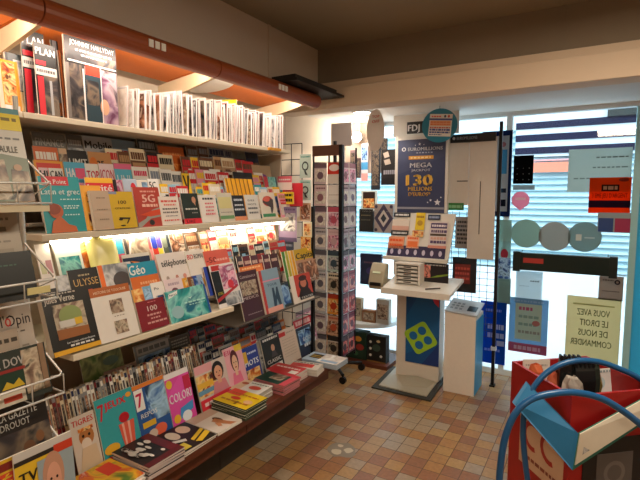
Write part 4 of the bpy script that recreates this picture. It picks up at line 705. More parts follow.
left = [('e8e0d8', 'd83028', 'white and red', 'pale'), ('f0ece8', 'e8e4e0', 'plain white', 'pale'), ('ecd8e0', 'c85870', 'rose', 'pink'), ('e0c0c4', 'd0a8b0', 'dusty pink', 'pink'), ('b8ccc4', '3c5060', 'grey green', 'grey'), ('e4d4bc', '30302c', 'cream and black', 'sepia'), ('e89838', 'b83c20', 'orange', 'warm'), ('d8a888', 'c85838', 'salmon', 'skin'), ('d8d0c8', '38302c', 'pale grey', 'sepia')]
right = [('dcccd0', '8c6470', 'mauve', 'pink'), ('d0c0c8', '786078', 'grey mauve', 'pale'), ('d4c4cc', '887078', 'lilac grey', 'pale'), ('c0b0b8', '705868', 'dark lilac', 'grey'), ('b0a4ac', '584850', 'ash pink', 'pink'), ('a8404c', '701828', 'crimson', 'red'), ('b03c48', '781c28', 'raspberry', 'red'), ('882c48', '5c1430', 'wine', 'red'), ('58203c', '401428', 'dark plum', 'red')]
ma = R(0)
def spcard(face, col, k, spec):
    b, c2, n, ph = spec; z = 1.643-k*.18; cx = (-.064, .064)[col]
    big = face == 0 and k in (0, 1) and col == 1
    els = [('p', .08, .1, .92, .7, ph, 26), ('r', 0, .76, 1, 1, c2) if k % 2 == 0 else ('m', .1, .8, .9, .08, c2, k), ('e', .5, .4, .25, .18, c2)]
    if big: els = [('r', 0, .45, 1, 1, 'd83828') if k == 0 else ('r', .1, .1, .9, .3, 'e0dcd8'), ('e', .5, .75, .4, .16, 'f4ece8') if k == 0 else ('m', .1, .5, .9, .05, 'c8c0bc', 4)]
    lab = f'{n} card, {("left", "right")[col]} column of spinner\'s {("broad", "narrow")[face]} side, {ORD[k]} from top'
    o = sheet('greeting_card', .118, .172, .003, b, els, lab, 'card', f'cards on the {("left", "right")[face]} side of the spinner')
    lx, ly = ((cx, -SPH-.008), (SPH+.008, cx))[face]; tz = (R(-90), 0)[face]
    o.rotation_euler = (Matrix.Rotation(ma+tz, 3, 'Z') @ Matrix.Rotation(R(-3), 3, 'Y')).to_euler()
    o.location = (SPX+lx*math.cos(ma)-ly*math.sin(ma), SPY+lx*math.sin(ma)+ly*math.cos(ma), z)
for k in range(9):
    for c_ in (0, 1):
        s1 = left[k] if c_ else tuple(rnd.choice([('d0c0c8', '705868', 'mauve', 'pale'), ('e0c8cc', '90606c', 'pinkish', 'pale'), ('c8c4c8', '686470', 'ash grey', 'pale')]))
        spcard(0, c_, k, s1); spcard(1, c_, k, right[k])

# ------------------------------------------------------------ corner display by the window
ds = thing('display_shelving', 'glass corner display with rounded front in the window corner', 'shelf', (-1.80, 4.0, 0))
m_gs = GLASS((.92, .98, .98), .15)
def halfround(z, r, th, m, name):
    pts = [(-.37, .2, z)]+[(-.37+.60*math.sin(q*math.pi/20), .2-.46*math.cos(q*math.pi/20)**.7, z) for q in range(0, 11)]
    return MB().prism(pts, (0, 0, th), m).build(name, ds)
halfround(.345, .45, .04, MAT('e8eef0', .25), 'rounded_top')
for q, x in ((0, -.36), (1, .215)): MB().box(x, .16, 0, x+.02, .18, 2.0, m_blk).build('upright', ds)
for z in (.70, 1.20, 1.40): MB().box(-.355, -.02, z, .21, .15, z+.008, m_gs).build('glass_shelf', ds)
MB().box(-.37, -.20, .0, .24, .18, .035, m_wood).build('base_board', ds)
def disp(u0, v0, u1, v1, y, d, base, els, name, label, cat, z=None):
    a = onY(u0, v1, y); b = onY(u1, v0, y); w = b.x-a.x; z0 = a.z if z is None else z; h = b.z-a.z
    o = sheet(name, w, h, d, base, els, label, cat, side=base if isinstance(base, str) else None); o.rotation_euler = (0, 0, R(-90)); o.location = ((a.x+b.x)/2, y+d, z0); return o
disp(319, 338, 340, 360, 3.86, .10, '8c6034', [('p', .1, .1, .9, .9, 'warm', 20)], 'game_box', 'brown wooden game box low in the corner, left of the spinner post', 'box', .036)
disp(346, 338, 366, 361, 3.86, .10, '1f3a2c', [('e', .6, .75, .18, .1, 'd89030'), ('e', .3, .5, .12, .08, '904020'), ('e', .7, .45, .2, .12, '9c3028'), ('e', .5, .2, .12, .08, '386c48')], 'game_box', 'dark green game box with orange spots under the rounded glass top', 'box', .036)
disp(367, 338, 386, 361, 3.86, .08, '1a1c1c', [('e', .18, .75, .07, .05, 'd8d4cc'), ('e', .18, .5, .07, .05, 'd8d4cc'), ('e', .18, .25, .07, .05, 'd8d4cc'), ('e', .6, .8, .1, .05, 'c8b080'), ('e', .5, .55, .22, .14, '3c4c40'), ('e', .75, .25, .07, .05, 'd8d4cc'), ('r', 0, 0, 1, .05, '8c6838')], 'game_box', 'black game box with white dots under the rounded glass top', 'box', .036)
disp(361, 191, 377, 211, 4.03, .02, 'dce8e8', [('r', .12, .1, .88, .92, '2c1c18'), ('p', .16, .14, .84, .6, 'warm', 30)], 'picture_box', 'dark picture in a pale frame on the highest glass shelf of the corner', 'picture', 1.409)
disp(359, 224, 373, 246, 4.03, .05, '201e1c', [('m', .15, .7, .85, .05, '807050', 3), ('m', .15, .5, .85, .05, '605848', 4)], 'gift_box', 'plain black gift box on the middle glass shelf', 'box', 1.209)
disp(374, 219, 393, 247, 4.0, .05, 'a09088', [('poly', [(.5, 1), (1, .5), (.5, 0), (0, .5)], '40384c'), ('poly', [(.5, .8), (.8, .5), (.5, .2), (.2, .5)], 'c0b0a4'), ('poly', [(.5, .66), (.66, .5), (.5, .34), (.34, .5)], '2c3038'), ('e', .1, .9, .08, .06, '40384c'), ('e', .9, .9, .08, .06, '40384c'), ('e', .1, .1, .08, .06, '40384c')], 'gift_box', 'box with a diamond pattern beside the black gift box', 'box', 1.209)
disp(360, 254, 381, 283, 4.03, .04, '1c2440', [('m', .2, .7, .8, .05, '6c4858', 3), ('e', .5, .45, .2, .12, '40386c')], 'picture_box', 'dark navy cover on the lower glass shelf of the corner', 'picture', .709)
for q, (u0, v0, u1, v1, c, n) in enumerate(((352, 299, 361, 320, 'c8b090', 'tall tan'), (362, 312, 375, 322, '9c6c48', 'low brown'), (376, 299, 389, 322, 'b8b4ac', 'tall grey'))):
    disp(u0, v0, u1, v1, 3.90, .06, c, [('p', .1, .2, .9, .8, 'sepia', 30)], 'small_box', f'{n} small box on the rounded white top in the corner', 'box', .3855)
for q, (u0, v0, u1, v1, c, n) in enumerate(((371, 143, 380, 190, '242830', 'dark slate'), (381, 138, 387, 150, '504844', 'small grey brown'), (350, 150, 355, 178, '7c6468', 'mauve'), (356, 158, 360, 178, '503c40', 'dark brown'))):
    disp(u0, v0, u1, v1, 4.08, .02, c, [('p', .1, .1, .9, .9, 'dark', 30)], 'hanging_pouch', f'{n} product pouch hanging in the corner window', 'pouch')
disp(381, 149, 398, 185, 4.02, .012, '1c1a1c', [('poly', [(.1, .9), (.4, .95), (.5, .8), (.2, .76)], 'c0b0a4'), ('poly', [(.15, .7), (.5, .74), (.6, .6), (.25, .56)], 'b0a094'), ('m', .15, .3, .9, .12, '8c8890', 4), ('r', 0, .0, 1, .2, '101014')], 'poster', 'black poster with pale slanted shapes left of the lottery poster', 'poster')
disp(361, 143, 368, 181, 4.10, .01, 'd8d4dc', [('r', 0, .3, 1, .5, '4898d0'), ('r', 0, 0, 1, .2, 'e8a8a8'), ('p', .1, .55, .9, .9, 'blue', 30)], 'banner_strip', 'narrow white blue and pink banner in the corner window', 'banner')
disp(331, 122, 352, 147, 3.58, .004, 'd4cccc', [('r', .06, .06, .94, .94, 'cac4c6')], 'hanging_card', 'grey square card hanging from the ceiling over the spinner', 'sign')
# oval tag and round recessed lamp
t = disp(367, 112, 384, 152, 3.50, .004, GLASS((.9, .9, .9), .03), [], 'oval_tag', 'oval white tag with red letters hanging from the ceiling', 'sign')
mb = MB(); w = .15; h = t.dimensions.z or .33; ell = [(0, w/2*math.cos(q*math.pi/12), .165+.165*math.sin(q*math.pi/12)) for q in range(24)]
mb.prism(ell, (.004, 0, 0), MAT('ece4e0', .4)); decorate(mb, .15, .33, .004, [('t', .3, .80, .06, 'TOP', 'd84838', .42, .03), ('t', .3, .68, .07, 'OFF', 'd84838', .42, .03)], -.075)
old = t.data; t.data = mb.build('tmp').data; bpy.data.objects.remove(bpy.data.objects['tmp']); t.scale = (1, 1, 1)
la = thing('recessed_lamp', 'round recessed ceiling lamp above the corner', 'lamp', (onZ(362, 112, 2.235).x, onZ(362, 112, 2.235).y, 2.235))
MB().lathe([(.085, 0), (.085, -.006), (.07, -.008)], MAT('e8e8e4', .3)).build('trim_ring', la); MB().lathe([(.066, -.0085), (.06, -.012)], EMIT('fff0e0', 14)).build('lens', la)
l = bpy.data.lights.new('recessed_lamp_light', 'SPOT'); l.energy = 22; l.spot_size = R(130); l.color = (1, .86, .70); l.shadow_soft_size = .06
lo = bpy.data.objects.new('recessed_lamp_light', l); COL.objects.link(lo); lo.location = (la.location.x, la.location.y, 2.215)
p = onY(357, 137, 4.05)
sl = thing('window_spotlight', 'bright small spotlight glaring in the corner window', 'lamp', p)
MB().tube([(0, .08, 0), (0, .0, 0)], [.03, .05], MAT('c8c8c4', .3), 14).build('housing', sl); MB().tube([(0, -.001, 0), (0, -.008, 0)], .046, EMIT('fff2e4', 30), 14).build('lens', sl)
MB().tube([(0, .05, .02), (0, .05, 2.235-p.z)], .006, MAT('c8c8c4', .3)).build('stem', sl)
l = bpy.data.lights.new('window_spotlight_light', 'POINT'); l.energy = 5; l.color = (1, .88, .74); l.shadow_soft_size = .05
lo = bpy.data.objects.new('window_spotlight_light', l); COL.objects.link(lo); lo.location = p+Vector((0, -.07, 0))

# ------------------------------------------------------------ lottery stand
m_ls = MAT('dcd2c4', .45); m_lsw = MAT('e4e0d8', .4)
st = thing('lottery_stand', 'cream lottery stand with tray, clover panel and rubber edged foot plate', 'stand', (-1.28, 3.72, 0))
def sp_(n, mb, bev=0): mb.v = [(x+1.28, y-3.72, z) for x, y, z in mb.v]; return mb.build(n, st, bev=bev)
FP = [(-1.52, 3.385), (-1.03, 3.375), (-1.05, 3.90), (-1.55, 3.91)]
sp_('rubber_mat', MB().prism([(x, y, .001) for x, y in FP], (0, 0, .012), MAT('3c3a34', .7)))
ins = [(-1.475, 3.43), (-1.075, 3.42), (-1.09, 3.86), (-1.505, 3.87)]
sp_('foot_plate', MB().prism([(x, y, .013) for x, y in ins], (0, 0, .010), MAT('b8b09c', .5)), .002)
sp_('foot_cover', MB().add([(-1.42, 3.72, .023), (-1.10, 3.72, .023), (-1.12, 3.56, .024), (-1.30, 3.50, .024), (-1.38, 3.62, .024), (-1.25, 3.70, .05), (-1.14, 3.66, .045)], [(0, 5, 4), (4, 5, 3), (5, 6, 3), (3, 6, 2), (6, 1, 2), (0, 1, 6, 5)], MAT('b0a894', .5)))
sp_('column', MB().box(-1.445, 3.72, .023, -1.075, 3.86, .80, m_ls), .004)
pn = sp_('blue_panel', MB().box(-1.358, 3.712, .155, -1.074, 3.7195, .795, MAT('14508c', .35)))
mb = MB(); mb.M = Matrix.Rotation(R(-90), 4, 'Z')
w, h = .284, .64
decorate(mb, w, h, 0, [('poly', [(0, .6), (.5, 1), (1, 1), (1, .4), (.4, .2), (0, .1)], '16609c'), ('poly', [(.62, 1), (1, 1), (1, .86)], '14284c'), ('poly', [(.0, 0), (.5, 0), (1, .3), (1, 0)], '1c3878')], -w/2)
mb.v = [(x-1.216, y+3.712, z+.155) for x, y, z in mb.v]; sp_('panel_print', mb)
def logo(mb, cx, cz, r, y):
    def pt(a, b): c, s_ = math.cos(R(35)), math.sin(R(35)); return (cx+(a*c-b*s_)*r, y, cz+(a*s_+b*c)*r)
    rr = []
    for sx, sy, a0 in ((1, 1, 0), (-1, 1, 90), (-1, -1, 180), (1, -1, 270)):
        for q in range(5): a = R(a0+q*22.5); rr.append(pt(sx*.68+.3*math.cos(a), sy*.68+.3*math.sin(a)))
    mb.poly(rr, MAT('9cc830', .4))
    for sx, sy in ((1, 1), (-1, 1), (-1, -1), (1, -1)):
        mb.poly([tuple(Vector(pt(sx*.40+.32*math.cos(q*math.pi/8), sy*.40+.32*math.sin(q*math.pi/8)))+Vector((0, -.0006, 0))) for q in range(16)], MAT('1c68a8', .4))
    return mb
c = onY(421, 338, 3.71); sp_('clover_emblem', logo(MB(), c.x-.004, c.z, .112, 3.7095))
c = onY(436, 300, 3.71); sp_('red_print', MB().poly([(c.x-.04, 3.7093, c.z+.03), (c.x+.026, 3.7093, c.z+.03), (c.x+.026, 3.7093, c.z-.06), (c.x-.01, 3.7093, c.z-.03)], MAT('d83850', .4)))
sp_('tray', MB().prism([(-1.47, 3.44, .785), (-.925, 3.44, .785), (-.905, 3.78, .86), (-1.47, 3.78, .86)], (0, 0, .028), m_lsw), .004)
sp_('tray_lip', MB().box(-1.47, 3.432, .775, -.925, 3.44, .822, m_lsw))
sl_ = sp_('slip_box', MB().box(-1.40, 3.545, .845, -1.385, 3.70, 1.0, m_lsw).box(-1.205, 3.545, .845, -1.19, 3.70, 1.0, m_lsw).box(-1.40, 3.545, 1.0, -1.19, 3.70, 1.012, m_lsw).box(-1.385, 3.69, .845, -1.205, 3.70, 1.0, MAT('302a28', .6)))
for k in range(5): MB().box(-1.385+1.28, 3.55-3.72, .852+k*.030, -1.205+1.28, 3.69-3.72, .856+k*.030, m_lsw).build('slot_plate', st); tag(MB().box(-.08, 0, 0, .08, .12, .010, MAT('e8e4dc', .6)).box(-.03, -.0012, .001, .03, -.0002, .009, MAT('3a2828', .5)).build('bet_slips', loc=(-1.295, 3.552, .8568+k*.030)), 'stack of white bet slips in the slotted box on the lottery stand', 'slips', 'bet slips in the slotted box')
# sloped leaflet board and back board
sp_('back_board', MB().box(-1.53, 3.85, .86, -1.068, 3.87, 2.05, m_lsw))
TB = [(-1.545, 3.70, 1.03), (-1.015, 3.70, 1.03), (-.99, 3.80, 1.40), (-1.49, 3.80, 1.40)]
sp_('leaflet_board', MB().prism(TB, (0, .02, 0), m_lsw))
sp_('leaflet_lip', MB().box(-1.55, 3.655, 1.018, -1.01, 3.70, 1.045, m_lsw))
def onboard(u, v): n = Vector((0, -.37, .10)); d = ray(u, v); return CAMP+d*(n.dot(Vector((0, 3.70, 1.03))-CAMP)/n.dot(d))
def leaf(u0, v0, u1, v1, base, els, name, label, cat='leaflet', off=.0045):
    a = onboard(u0, v1); b = onboard(u1, v0); w = b.x-a.x; h = (b.z-a.z)/math.cos(math.atan(.1/.37))
    o = sheet(name, w, h, .003, base, els, label, cat); o.rotation_euler = (Matrix.Rotation(R(-90), 3, 'Z') @ Matrix.Rotation(-math.atan(.1/.37), 3, 'Y')).to_euler()
    o.location = Vector(((a.x+b.x)/2, a.y, a.z))+Vector((0, -.965, .26)).normalized()*off; return o
leaf(394, 213, 411, 217, '20262c', [('m', .1, .3, .9, .4, 'd8d8d8', 3)], 'header_label', 'black header label at the top left of the lottery leaflet board', 'label')
leaf(392, 220, 410, 230, 'e0d4c8', [('r', 0, 0, 1, .4, 'd8a898')], 'leaflet', 'pale leaflet with a pink foot under the black header label')
leaf(391, 231, 409, 235, '24282c', [('m', .1, .3, .9, .4, 'c8c8c8', 3)], 'header_label', 'black header label in the middle left of the lottery leaflet board', 'label')
leaf(388, 237, 405, 248, 'f0a078', [('m', .1, .6, .9, .2, 'e85c20', 3), ('m', .1, .2, .9, .2, 'e85c20', 4)], 'leaflet', 'orange printed leaflet at the left of the lottery leaflet board')
leaf(406, 236, 420, 248, 'f4b898', [('m', .1, .7, .9, .16, 'e86830', 3), ('r', .1, .1, .9, .55, 'f07838')], 'leaflet', 'orange leaflet with a solid block next to the printed one')
leaf(415, 213, 426, 230, 'e8c820', [('m', .1, .7, .9, .12, 'a87810', 3), ('e', .5, .4, .3, .16, 'b89018')], 'leaflet', 'yellow leaflet in the middle of the lottery leaflet board')
leaf(412, 231, 424, 237, '6c4c3c', [('p', 0, 0, 1, 1, 'warm', 40)], 'leaflet', 'small brown picture leaflet below the yellow one')
leaf(428, 215, 441, 220, '2c3850', [('m', .1, .3, .9, .4, '90a0c0', 3)], 'header_label', 'navy header label at the top right of the lottery leaflet board', 'label')
leaf(428, 222, 449, 248, 'dcd0d0', [('r', .06, .74, .94, .94, '403068'), ('m', .12, .8, .9, .08, 'e8e0e8', 3), ('m', .1, .58, .95, .1, '5c4870', 4), ('r', .06, .46, .94, .54, '504030'), ('m', .1, .32, .95, .1, 'd8a898', 5), ('m', .1, .18, .95, .1, '5c4870', 6), ('r', 0, 0, 1, .1, 'd89080')], 'bet_grid_leaflet', 'bet grid leaflet with purple bands at the right of the board')
leaf(387, 248, 446, 257, '302850', [('e', .08+.14*k, .5, .028, .22, 'c8c0d8') for k in range(7)], 'icon_strip', 'dark purple strip with white icons along the foot of the leaflet board', 'label')
a = onY(421, 281, 3.66); b = onY(449, 262, 3.66)
tag(sheet('picture_leaflet', b.x-a.x, b.z-a.z, .004, '201c20', [('p', .02, .3, .35, .9, 'red', 20), ('poly', [(.3, .3), (.6, .45), (.98, .55), (.98, .47), (.6, .35)], '789030'), ('m', .2, .88, .9, .06, 'a0a0a0', 3)], None, None), 'black picture leaflet with a green streak behind the lottery tray', 'leaflet')
o = bpy.data.objects['picture_leaflet']; o.rotation_euler = (0, 0, R(-90)); o.location = ((a.x+b.x)/2, 3.66, .843)
tag(MB().tube([(0, 0, 0), (.11, .03, .012)], .005, MAT('382c2c', .4)).build('pen', loc=(-1.13, 3.50, .832)), 'dark pen lying on the lottery tray', 'pen')
mb = MB().box(-.12, -.07, 0, .12, .06, .002, MAT('e4e0d8', .6))
for k in range(4): mb.poly([(-.10, -.05+.028*k, .0024), (.09, -.05+.028*k, .0024), (.09, -.04+.028*k, .0024), (-.10, -.04+.028*k, .0024)], MAT('b8a8a0', .6))
tag(mb.build('bet_slip', loc=(-1.13, 3.60, .836), rot=(R(12.4), 0, R(-8))), 'loose printed bet slip on the right of the lottery tray', 'slip')
# poster above it
ep = thing('lottery_poster', 'large dark jackpot poster in a white frame above the lottery stand', 'poster', (-1.29, 3.845, 1.405))
MB().box(-.225, -.02, 0, .222, 0, .625, MAT('dedad4', .4)).build('frame', ep)
mb = MB(); mb.M = Matrix.Translation((0, -.0205, 0)) @ Matrix.Rotation(R(-90), 4, 'Z')
mb.box(-.001, -.205, .03, 0, .200, .605, MAT('3a4468', .35))
els = [('poly', [(0, .5), (1, .75), (1, 1), (0, 1)], '444c6c'), ('e', .13, .865, .045, .03, 'd8d8e0'), ('e', .13, .865, .025, .018, '444c6c'), ('t', .22, .84, .048, 'EUROMILLIONS', 'e8e8ee', .72, .03), ('m', .4, .8, .74, .016, 'a8acc0', 4), ('r', .24, .715, .76, .765, 'd8983c'), ('m', .28, .73, .72, .02, 'f0d8a8', 3),
       ('t', .27, .60, .068, 'MEGA', 'e8e8ee', .46, .03), ('t', .30, .545, .034, 'JACKPOT', 'd8d8e0', .4, .03), ('t', .20, .345, .155, '130', 'e8b850', .54, .05), ('t', .24, .265, .06, 'MILLIONS', 'e0b050', .50, .04), ('t', .25, .19, .055, "D'EUROS*", 'e0b050', .46, .04), ('r', 0, 0, 1, .03, '9ca0b0')]
for cx, cy, s_ in ((.86, .1, .07), (.72, .13, .03), (.66, .10, .02), (.47, .93, .03), (.38, .915, .015), (.56, .92, .015), (.93, .17, .02)):
    els.append(('poly', [(cx+s_*(1 if q % 2 == 0 else .45)*math.cos(q*math.pi/5+math.pi/2), cy+s_*.72*(1 if q % 2 == 0 else .45)*math.sin(q*math.pi/5+math.pi/2)) for q in range(10)], 'e4e6f0'))
decorate(mb, .405, .575, 0, [('r', 0, 0, 1, 1, '3a4468')], -.205)
mb2 = MB(); mb2.M = Matrix.Translation((0, -.0208, .03)) @ Matrix.Rotation(R(-90), 4, 'Z'); decorate(mb2, .405, .575, 0, els, -.205); mb.build('sheet', ep); mb2.build('print', ep)
# round ticket sign
rs_ = thing('round_ticket_sign', 'round teal sign carrying a striped lottery ticket', 'sign', (-1.097, 3.66, 2.085))
MB().prism([(.138*math.cos(q*math.pi/16), 0, .115*math.sin(q*math.pi/16)*1.12) for q in range(32)], (0, .006, 0), MAT('2484a4', .4)).build('disc', rs_)
mb = MB(); mb.M = Matrix.Translation((0, -.001, -.082)) @ Matrix.Rotation(R(5), 4, 'Y') @ Matrix.Rotation(R(-90), 4, 'Z'); mb.box(-.001, -.088, 0, .001, .088, .168, MAT('f0eae4', .4))
decorate(mb, .176, .168, .001, [('m', .08, .86, .5, .06, 'd84030', 3), ('e', .68, .9, .05, .06, '303850'), ('e', .84, .9, .05, .06, 'c84030'), ('r', .0, .72, 1, .80, '4858a0'), ('r', .05, .48, .95, .7, 'f0b088'), ('m', .06, .6, .95, .06, 'e88850', 5), ('m', .06, .5, .95, .06, 'e88850', 6), ('m', .05, .36, .95, .06, 'd05850', 7), ('m', .05, .25, .95, .08, '3c4c98', 8), ('m', .05, .14, .95, .07, '3c4c98', 9), ('m', .05, .05, .6, .04, '3c4c98', 10)], -.088)
mb.build('ticket', rs_); MB().tube([(0, .003, .126), (0, .003, .149)], .002, m_blk, 5).build('hanging_wire', rs_)
# lettered sign left of it
fs_ = thing('lottery_header_sign', 'white header board with a black FDJ tag above the lottery poster', 'sign', (-1.35, 3.91, 2.05))
MB().box(-.22, -.01, 0, .34, .01, .18, m_lsw).build('board', fs_)
a = onY(407, 134, 3.895); b = onY(424, 121, 3.895)
MB().box(a.x+1.35, -.018, a.z-2.05, b.x+1.35+.03, -.0101, b.z-2.05, MAT('1c1c20', .4)).build('black_tag', fs_)
mb = MB(); mb.M = Matrix.Translation(((a.x+b.x)/2+1.35+.012, -.0182, a.z-2.05)) @ Matrix.Rotation(R(-90), 4, 'Z'); decorate(mb, b.x-a.x+.02, b.z-a.z, 0, [('t', .05, .22, .56, 'FDJ', 'f0f0f0', .60, .05)], -(b.x-a.x+.02)/2); mb.build('lettering', fs_)
# ticket checker on the left of the tray
tk = thing('ticket_checker', 'beige slim ticket checking machine left of the lottery tray', 'machine', (-1.565, 3.60, .775))
MB().prism([(-.07, -.04, 0), (-.07, .06, 0), (-.07, .08, .20), (-.07, .03, .215), (-.07, -.02, .15), (-.07, -.055, .05)], (.135, 0, 0), MAT('b0a890', .45)).build('case', tk, bev=.012)
MB().box(-.05, -.0585, .032, .045, -.05, .06, MAT('1c1c1c', .4)).build('slot', tk)
MB().prism([(-.04, -.028, .13), (.03, -.028, .13), (.03, -.001, .166), (-.04, -.001, .166)], (0, -.004, .003), MAT('d8e4c8', .2)).build('display', tk)
MB().box(.0, .04, .04, .12, .07, .08, MAT('a8a498', .5)).build('mounting_arm', tk)

# ------------------------------------------------------------ white terminal box
wb = thing('white_terminal', 'white floor-standing box with a grey sloping top and blue side', 'terminal', (-.885, 3.78, 0))
MB().prism([(-.125, -.15, .0), (.115, -.15, 0), (.115, -.15, .625), (-.125, -.15, .645)], (0, .26, 0), MAT('e6ddd2', .4)).build('cabinet', wb, bev=.004)
MB().box(.1155, -.148, .01, .119, .108, .60, MAT('1c9cd8', .35)).build('blue_side', wb)
MB().prism([(-.128, -.155, .646), (.122, -.155, .628), (.122, .11, .677), (-.128, .11, .695)], (0, 0, .012), MAT('b4bac0', .3)).build('sloping_top', wb, bev=.003)
mb = MB()
def tp(x, y): f_ = (y+.155)/.265; return (x, y, .646+(-.018)*(x+.128)/.25+.049*f_+.0125)
mb.poly([tp(.03, -.10), tp(.10, -.10), tp(.10, .0), tp(.03, .0)], MAT('202428', .3)); mb.build('screen', wb)
mb = MB()
for i in range(3):
    for j in range(3): mb.poly([tp(-.10+.035*i, -.10+.05*j), tp(-.078+.035*i, -.10+.05*j), tp(-.078+.035*i, -.07+.05*j), tp(-.10+.035*i, -.07+.05*j)], MAT('707880', .3))
mb.build('keypad', wb)

# ------------------------------------------------------------ black grid panel with sheets, results board
gp = thing('wire_grid_panel', 'black wire grid panel on a post behind the white terminal', 'rack', (-.9, 3.935, 0))
MB().box(.198, -.015, 0, .222, .010, 2.12, m_blk).build('post', gp)
MB().box(.19, -.03, 0, .23, .03, .012, m_blk).build('foot', gp)
mb = MB()
for k in range(20): mb.tube([(-.21, 0, .40+k*.053), (.20, 0, .40+k*.053)], .0022, m_blk, 4)
for k in range(8): mb.tube([(-.21+.0585*k, 0, .40), (-.21+.0585*k, 0, 1.42)], .0022, m_blk, 4)
mb.build('wire_grid', gp); MB().box(.19, -.02, .30, .23, .015, .33, MAT('c8ccd0', .3)).build('clamp', gp)
def sign(u0, v0, u1, v1, y, base, els, name, label, cat='poster', d=.004, mirror=False, side=None):
    a = onY(u0, v1, y); b = onY(u1, v0, y); w = b.x-a.x; h = b.z-a.z
    o = sheet(name, w, h, d, base, els, label, cat, flip=mirror, side=side); o.rotation_euler = (0, 0, R(-90)); o.location = ((a.x+b.x)/2, y, a.z); return o
rb = thing('results_board', 'tall pale blank results board with a black top band, left of the black post', 'board', (-.91, 3.895, 1.04))
MB().box(-.215, -.006, .43, -.01, .006, .96, MAT('d4ccc4', .5)).build('left_sheet', rb); MB().box(-.007, -.006, .0, .20, .006, .96, MAT('d2c9c0', .5)).build('right_sheet', rb)
MB().box(-.205, -.012, .93, .19, .012, .995, MAT('18181c', .4)).build('black_header', rb)
mb = MB(); mb.M = Matrix.Translation((-.01, -.0125, .945)) @ Matrix.Rotation(R(-90), 4, 'Z'); decorate(mb, .38, .04, 0, [('e', .18, .5, .03, .3, 'd8d8d8'), ('t', .24, .2, .6, 'EUROMILLIONS', 'c8ccc8', .42, .02)], -.19); mb.build('header_lettering', rb)
for x0, x1, z0, z1 in ((.082, .088, .2, .62), (-.173, -.167, .60, .68), (-.10, -.015, .62, .628)): MB().box(x0, -.0072, z0, x1, -.0062, z1, MAT('303030', .5)).build('dark_slot', rb)
sign(446, 203, 464, 210, 3.886, '2c7a3c', [('m', .1, .3, .9, .4, '88c090', 3)], 'green_label', 'small green label at the lower left of the pale results board', 'label', d=.002)
sign(455, 217, 475, 248, 3.925, '8c8078', [('m', .1, .8-.13*k, .9, .07, '383434', k+3) for k in range(6)], 'number_sheet', 'brown grey sheet with rows of dark figures on the wire grid', 'sheet')
sign(452, 258, 477, 291, 3.925, '222428', [('r', .1, .25, .75, .8, '7c2c24'), ('m', .12, .64, .72, .07, 'c05040', 3), ('m', .12, .5, .72, .07, 'c05040', 4), ('m', .12, .36, .72, .07, 'c05040', 5)], 'black_notice', 'black notice with red lines on the wire grid', 'notice')
WINDOW[0] = True
# navy framed poster and things behind the post
sign(480, 130, 513, 216, 4.205, '20305c', [('r', .1, .06, .9, .94, 'd8dce0'), ('r', .55, .5, .85, .78, '58a8d8'), ('e', .7, .84, .1, .03, 'c88890'), ('r', .6, .28, .85, .33, '303848'), ('r', .6, .12, .85, .2, '202838')], 'framed_poster', 'navy bordered pale poster behind the black post')
sign(498, 220, 512, 262, 4.205, 'a8c4c0', [('e', .5, .2, .3, .12, 'd84858'), ('r', 0, .5, 1, 1, 'b8d4cc')], 'leaflet', 'pale green sheet with a pink flower right of the black post', 'leaflet')
sign(497, 258, 511, 278, 4.200, '2c4868', [('p', 0, 0, 1, 1, 'blue', 24)], 'postcard', 'small blue picture card right of the black post', 'card')
sign(496, 279, 511, 303, 4.205, '90aca8', [('r', .1, .1, .9, .9, '9cb8b4')], 'grey_sheet', 'plain grey green sheet low right of the black post', 'sheet')
sign(479, 303, 507, 361, 4.200, '1c54a8', [('m', .2, .84, .8, .04, '90b0e0', 3), ('m', .3, .56, .95, .08, 'd0d8e8', 4), ('m', .3, .42, .95, .08, 'c0cce0', 5), ('r', .66, .3, .95, .38, 'c8d4e8'), ('m', .2, .2, .8, .04, '90b0e0', 6)], 'blue_poster', 'deep blue poster leaning low behind the white terminal')

# ------------------------------------------------------------ on the window pane
YP = YG-.010
sign(513, 155, 534, 184, YP, '141618', [('e', .2+.3*(k % 3), .15+.2*(k//3), .015, .015, 'c8c8c8') for k in range(9)], 'black_sheet', 'black sheet with white dots on the window pane')
sign(513, 185, 535, 190, YP, 'a0a8a8', [], 'grey_strip', 'grey strip just under the black dotted sheet', 'label')
sign(567, 147, 633, 192, YP, 'c2cac4', [('m', .45, .78, .95, .03, '88908c', 3), ('m', .4, .55, .95, .03, '8c9490', 4), ('m', .1, .3, .7, .03, '8c9490', 5)], 'grey_poster', 'large grey green poster back, top right of the window pane')
sign(588, 177, 632, 213, YP-.006, 'e8521c', [('r', .3, .62, .72, .8, '40201c'), ('m', .34, .66, .68, .1, 'e8b090', 3), ('t', .08, .44, .12, '3 EME JEU D\'ARGENT', '30180c', .84, .01), ('r', 0, .16, 1, .36, '2c2444'), ('e', .82, .93, .12, .05, '984030')], 'orange_sign', 'orange sign with a dark stripe on the window pane', 'sign')
cs = thing('color_chart', 'small card with a blue and a crimson square under the orange sign', 'card', (0, 0, 0))
a = onY(597, 232, YP-.012); b = onY(632, 213, YP-.012); cs.location = ((a.x+b.x)/2, YP-.012, a.z); w = (b.x-a.x)/2; h = b.z-a.z
MB().box(-w, 0, 0, w, .003, h, MAT('98a8b0', .5)).build('backing', cs); MB().box(-w+.006, -.002, .004, -.006, 0, h*.72, MAT('24488c', .4)).build('blue_square', cs); MB().box(.004, -.002, .004, w-.006, 0, h*.72, MAT('a82858', .4)).build('crimson_square', cs)
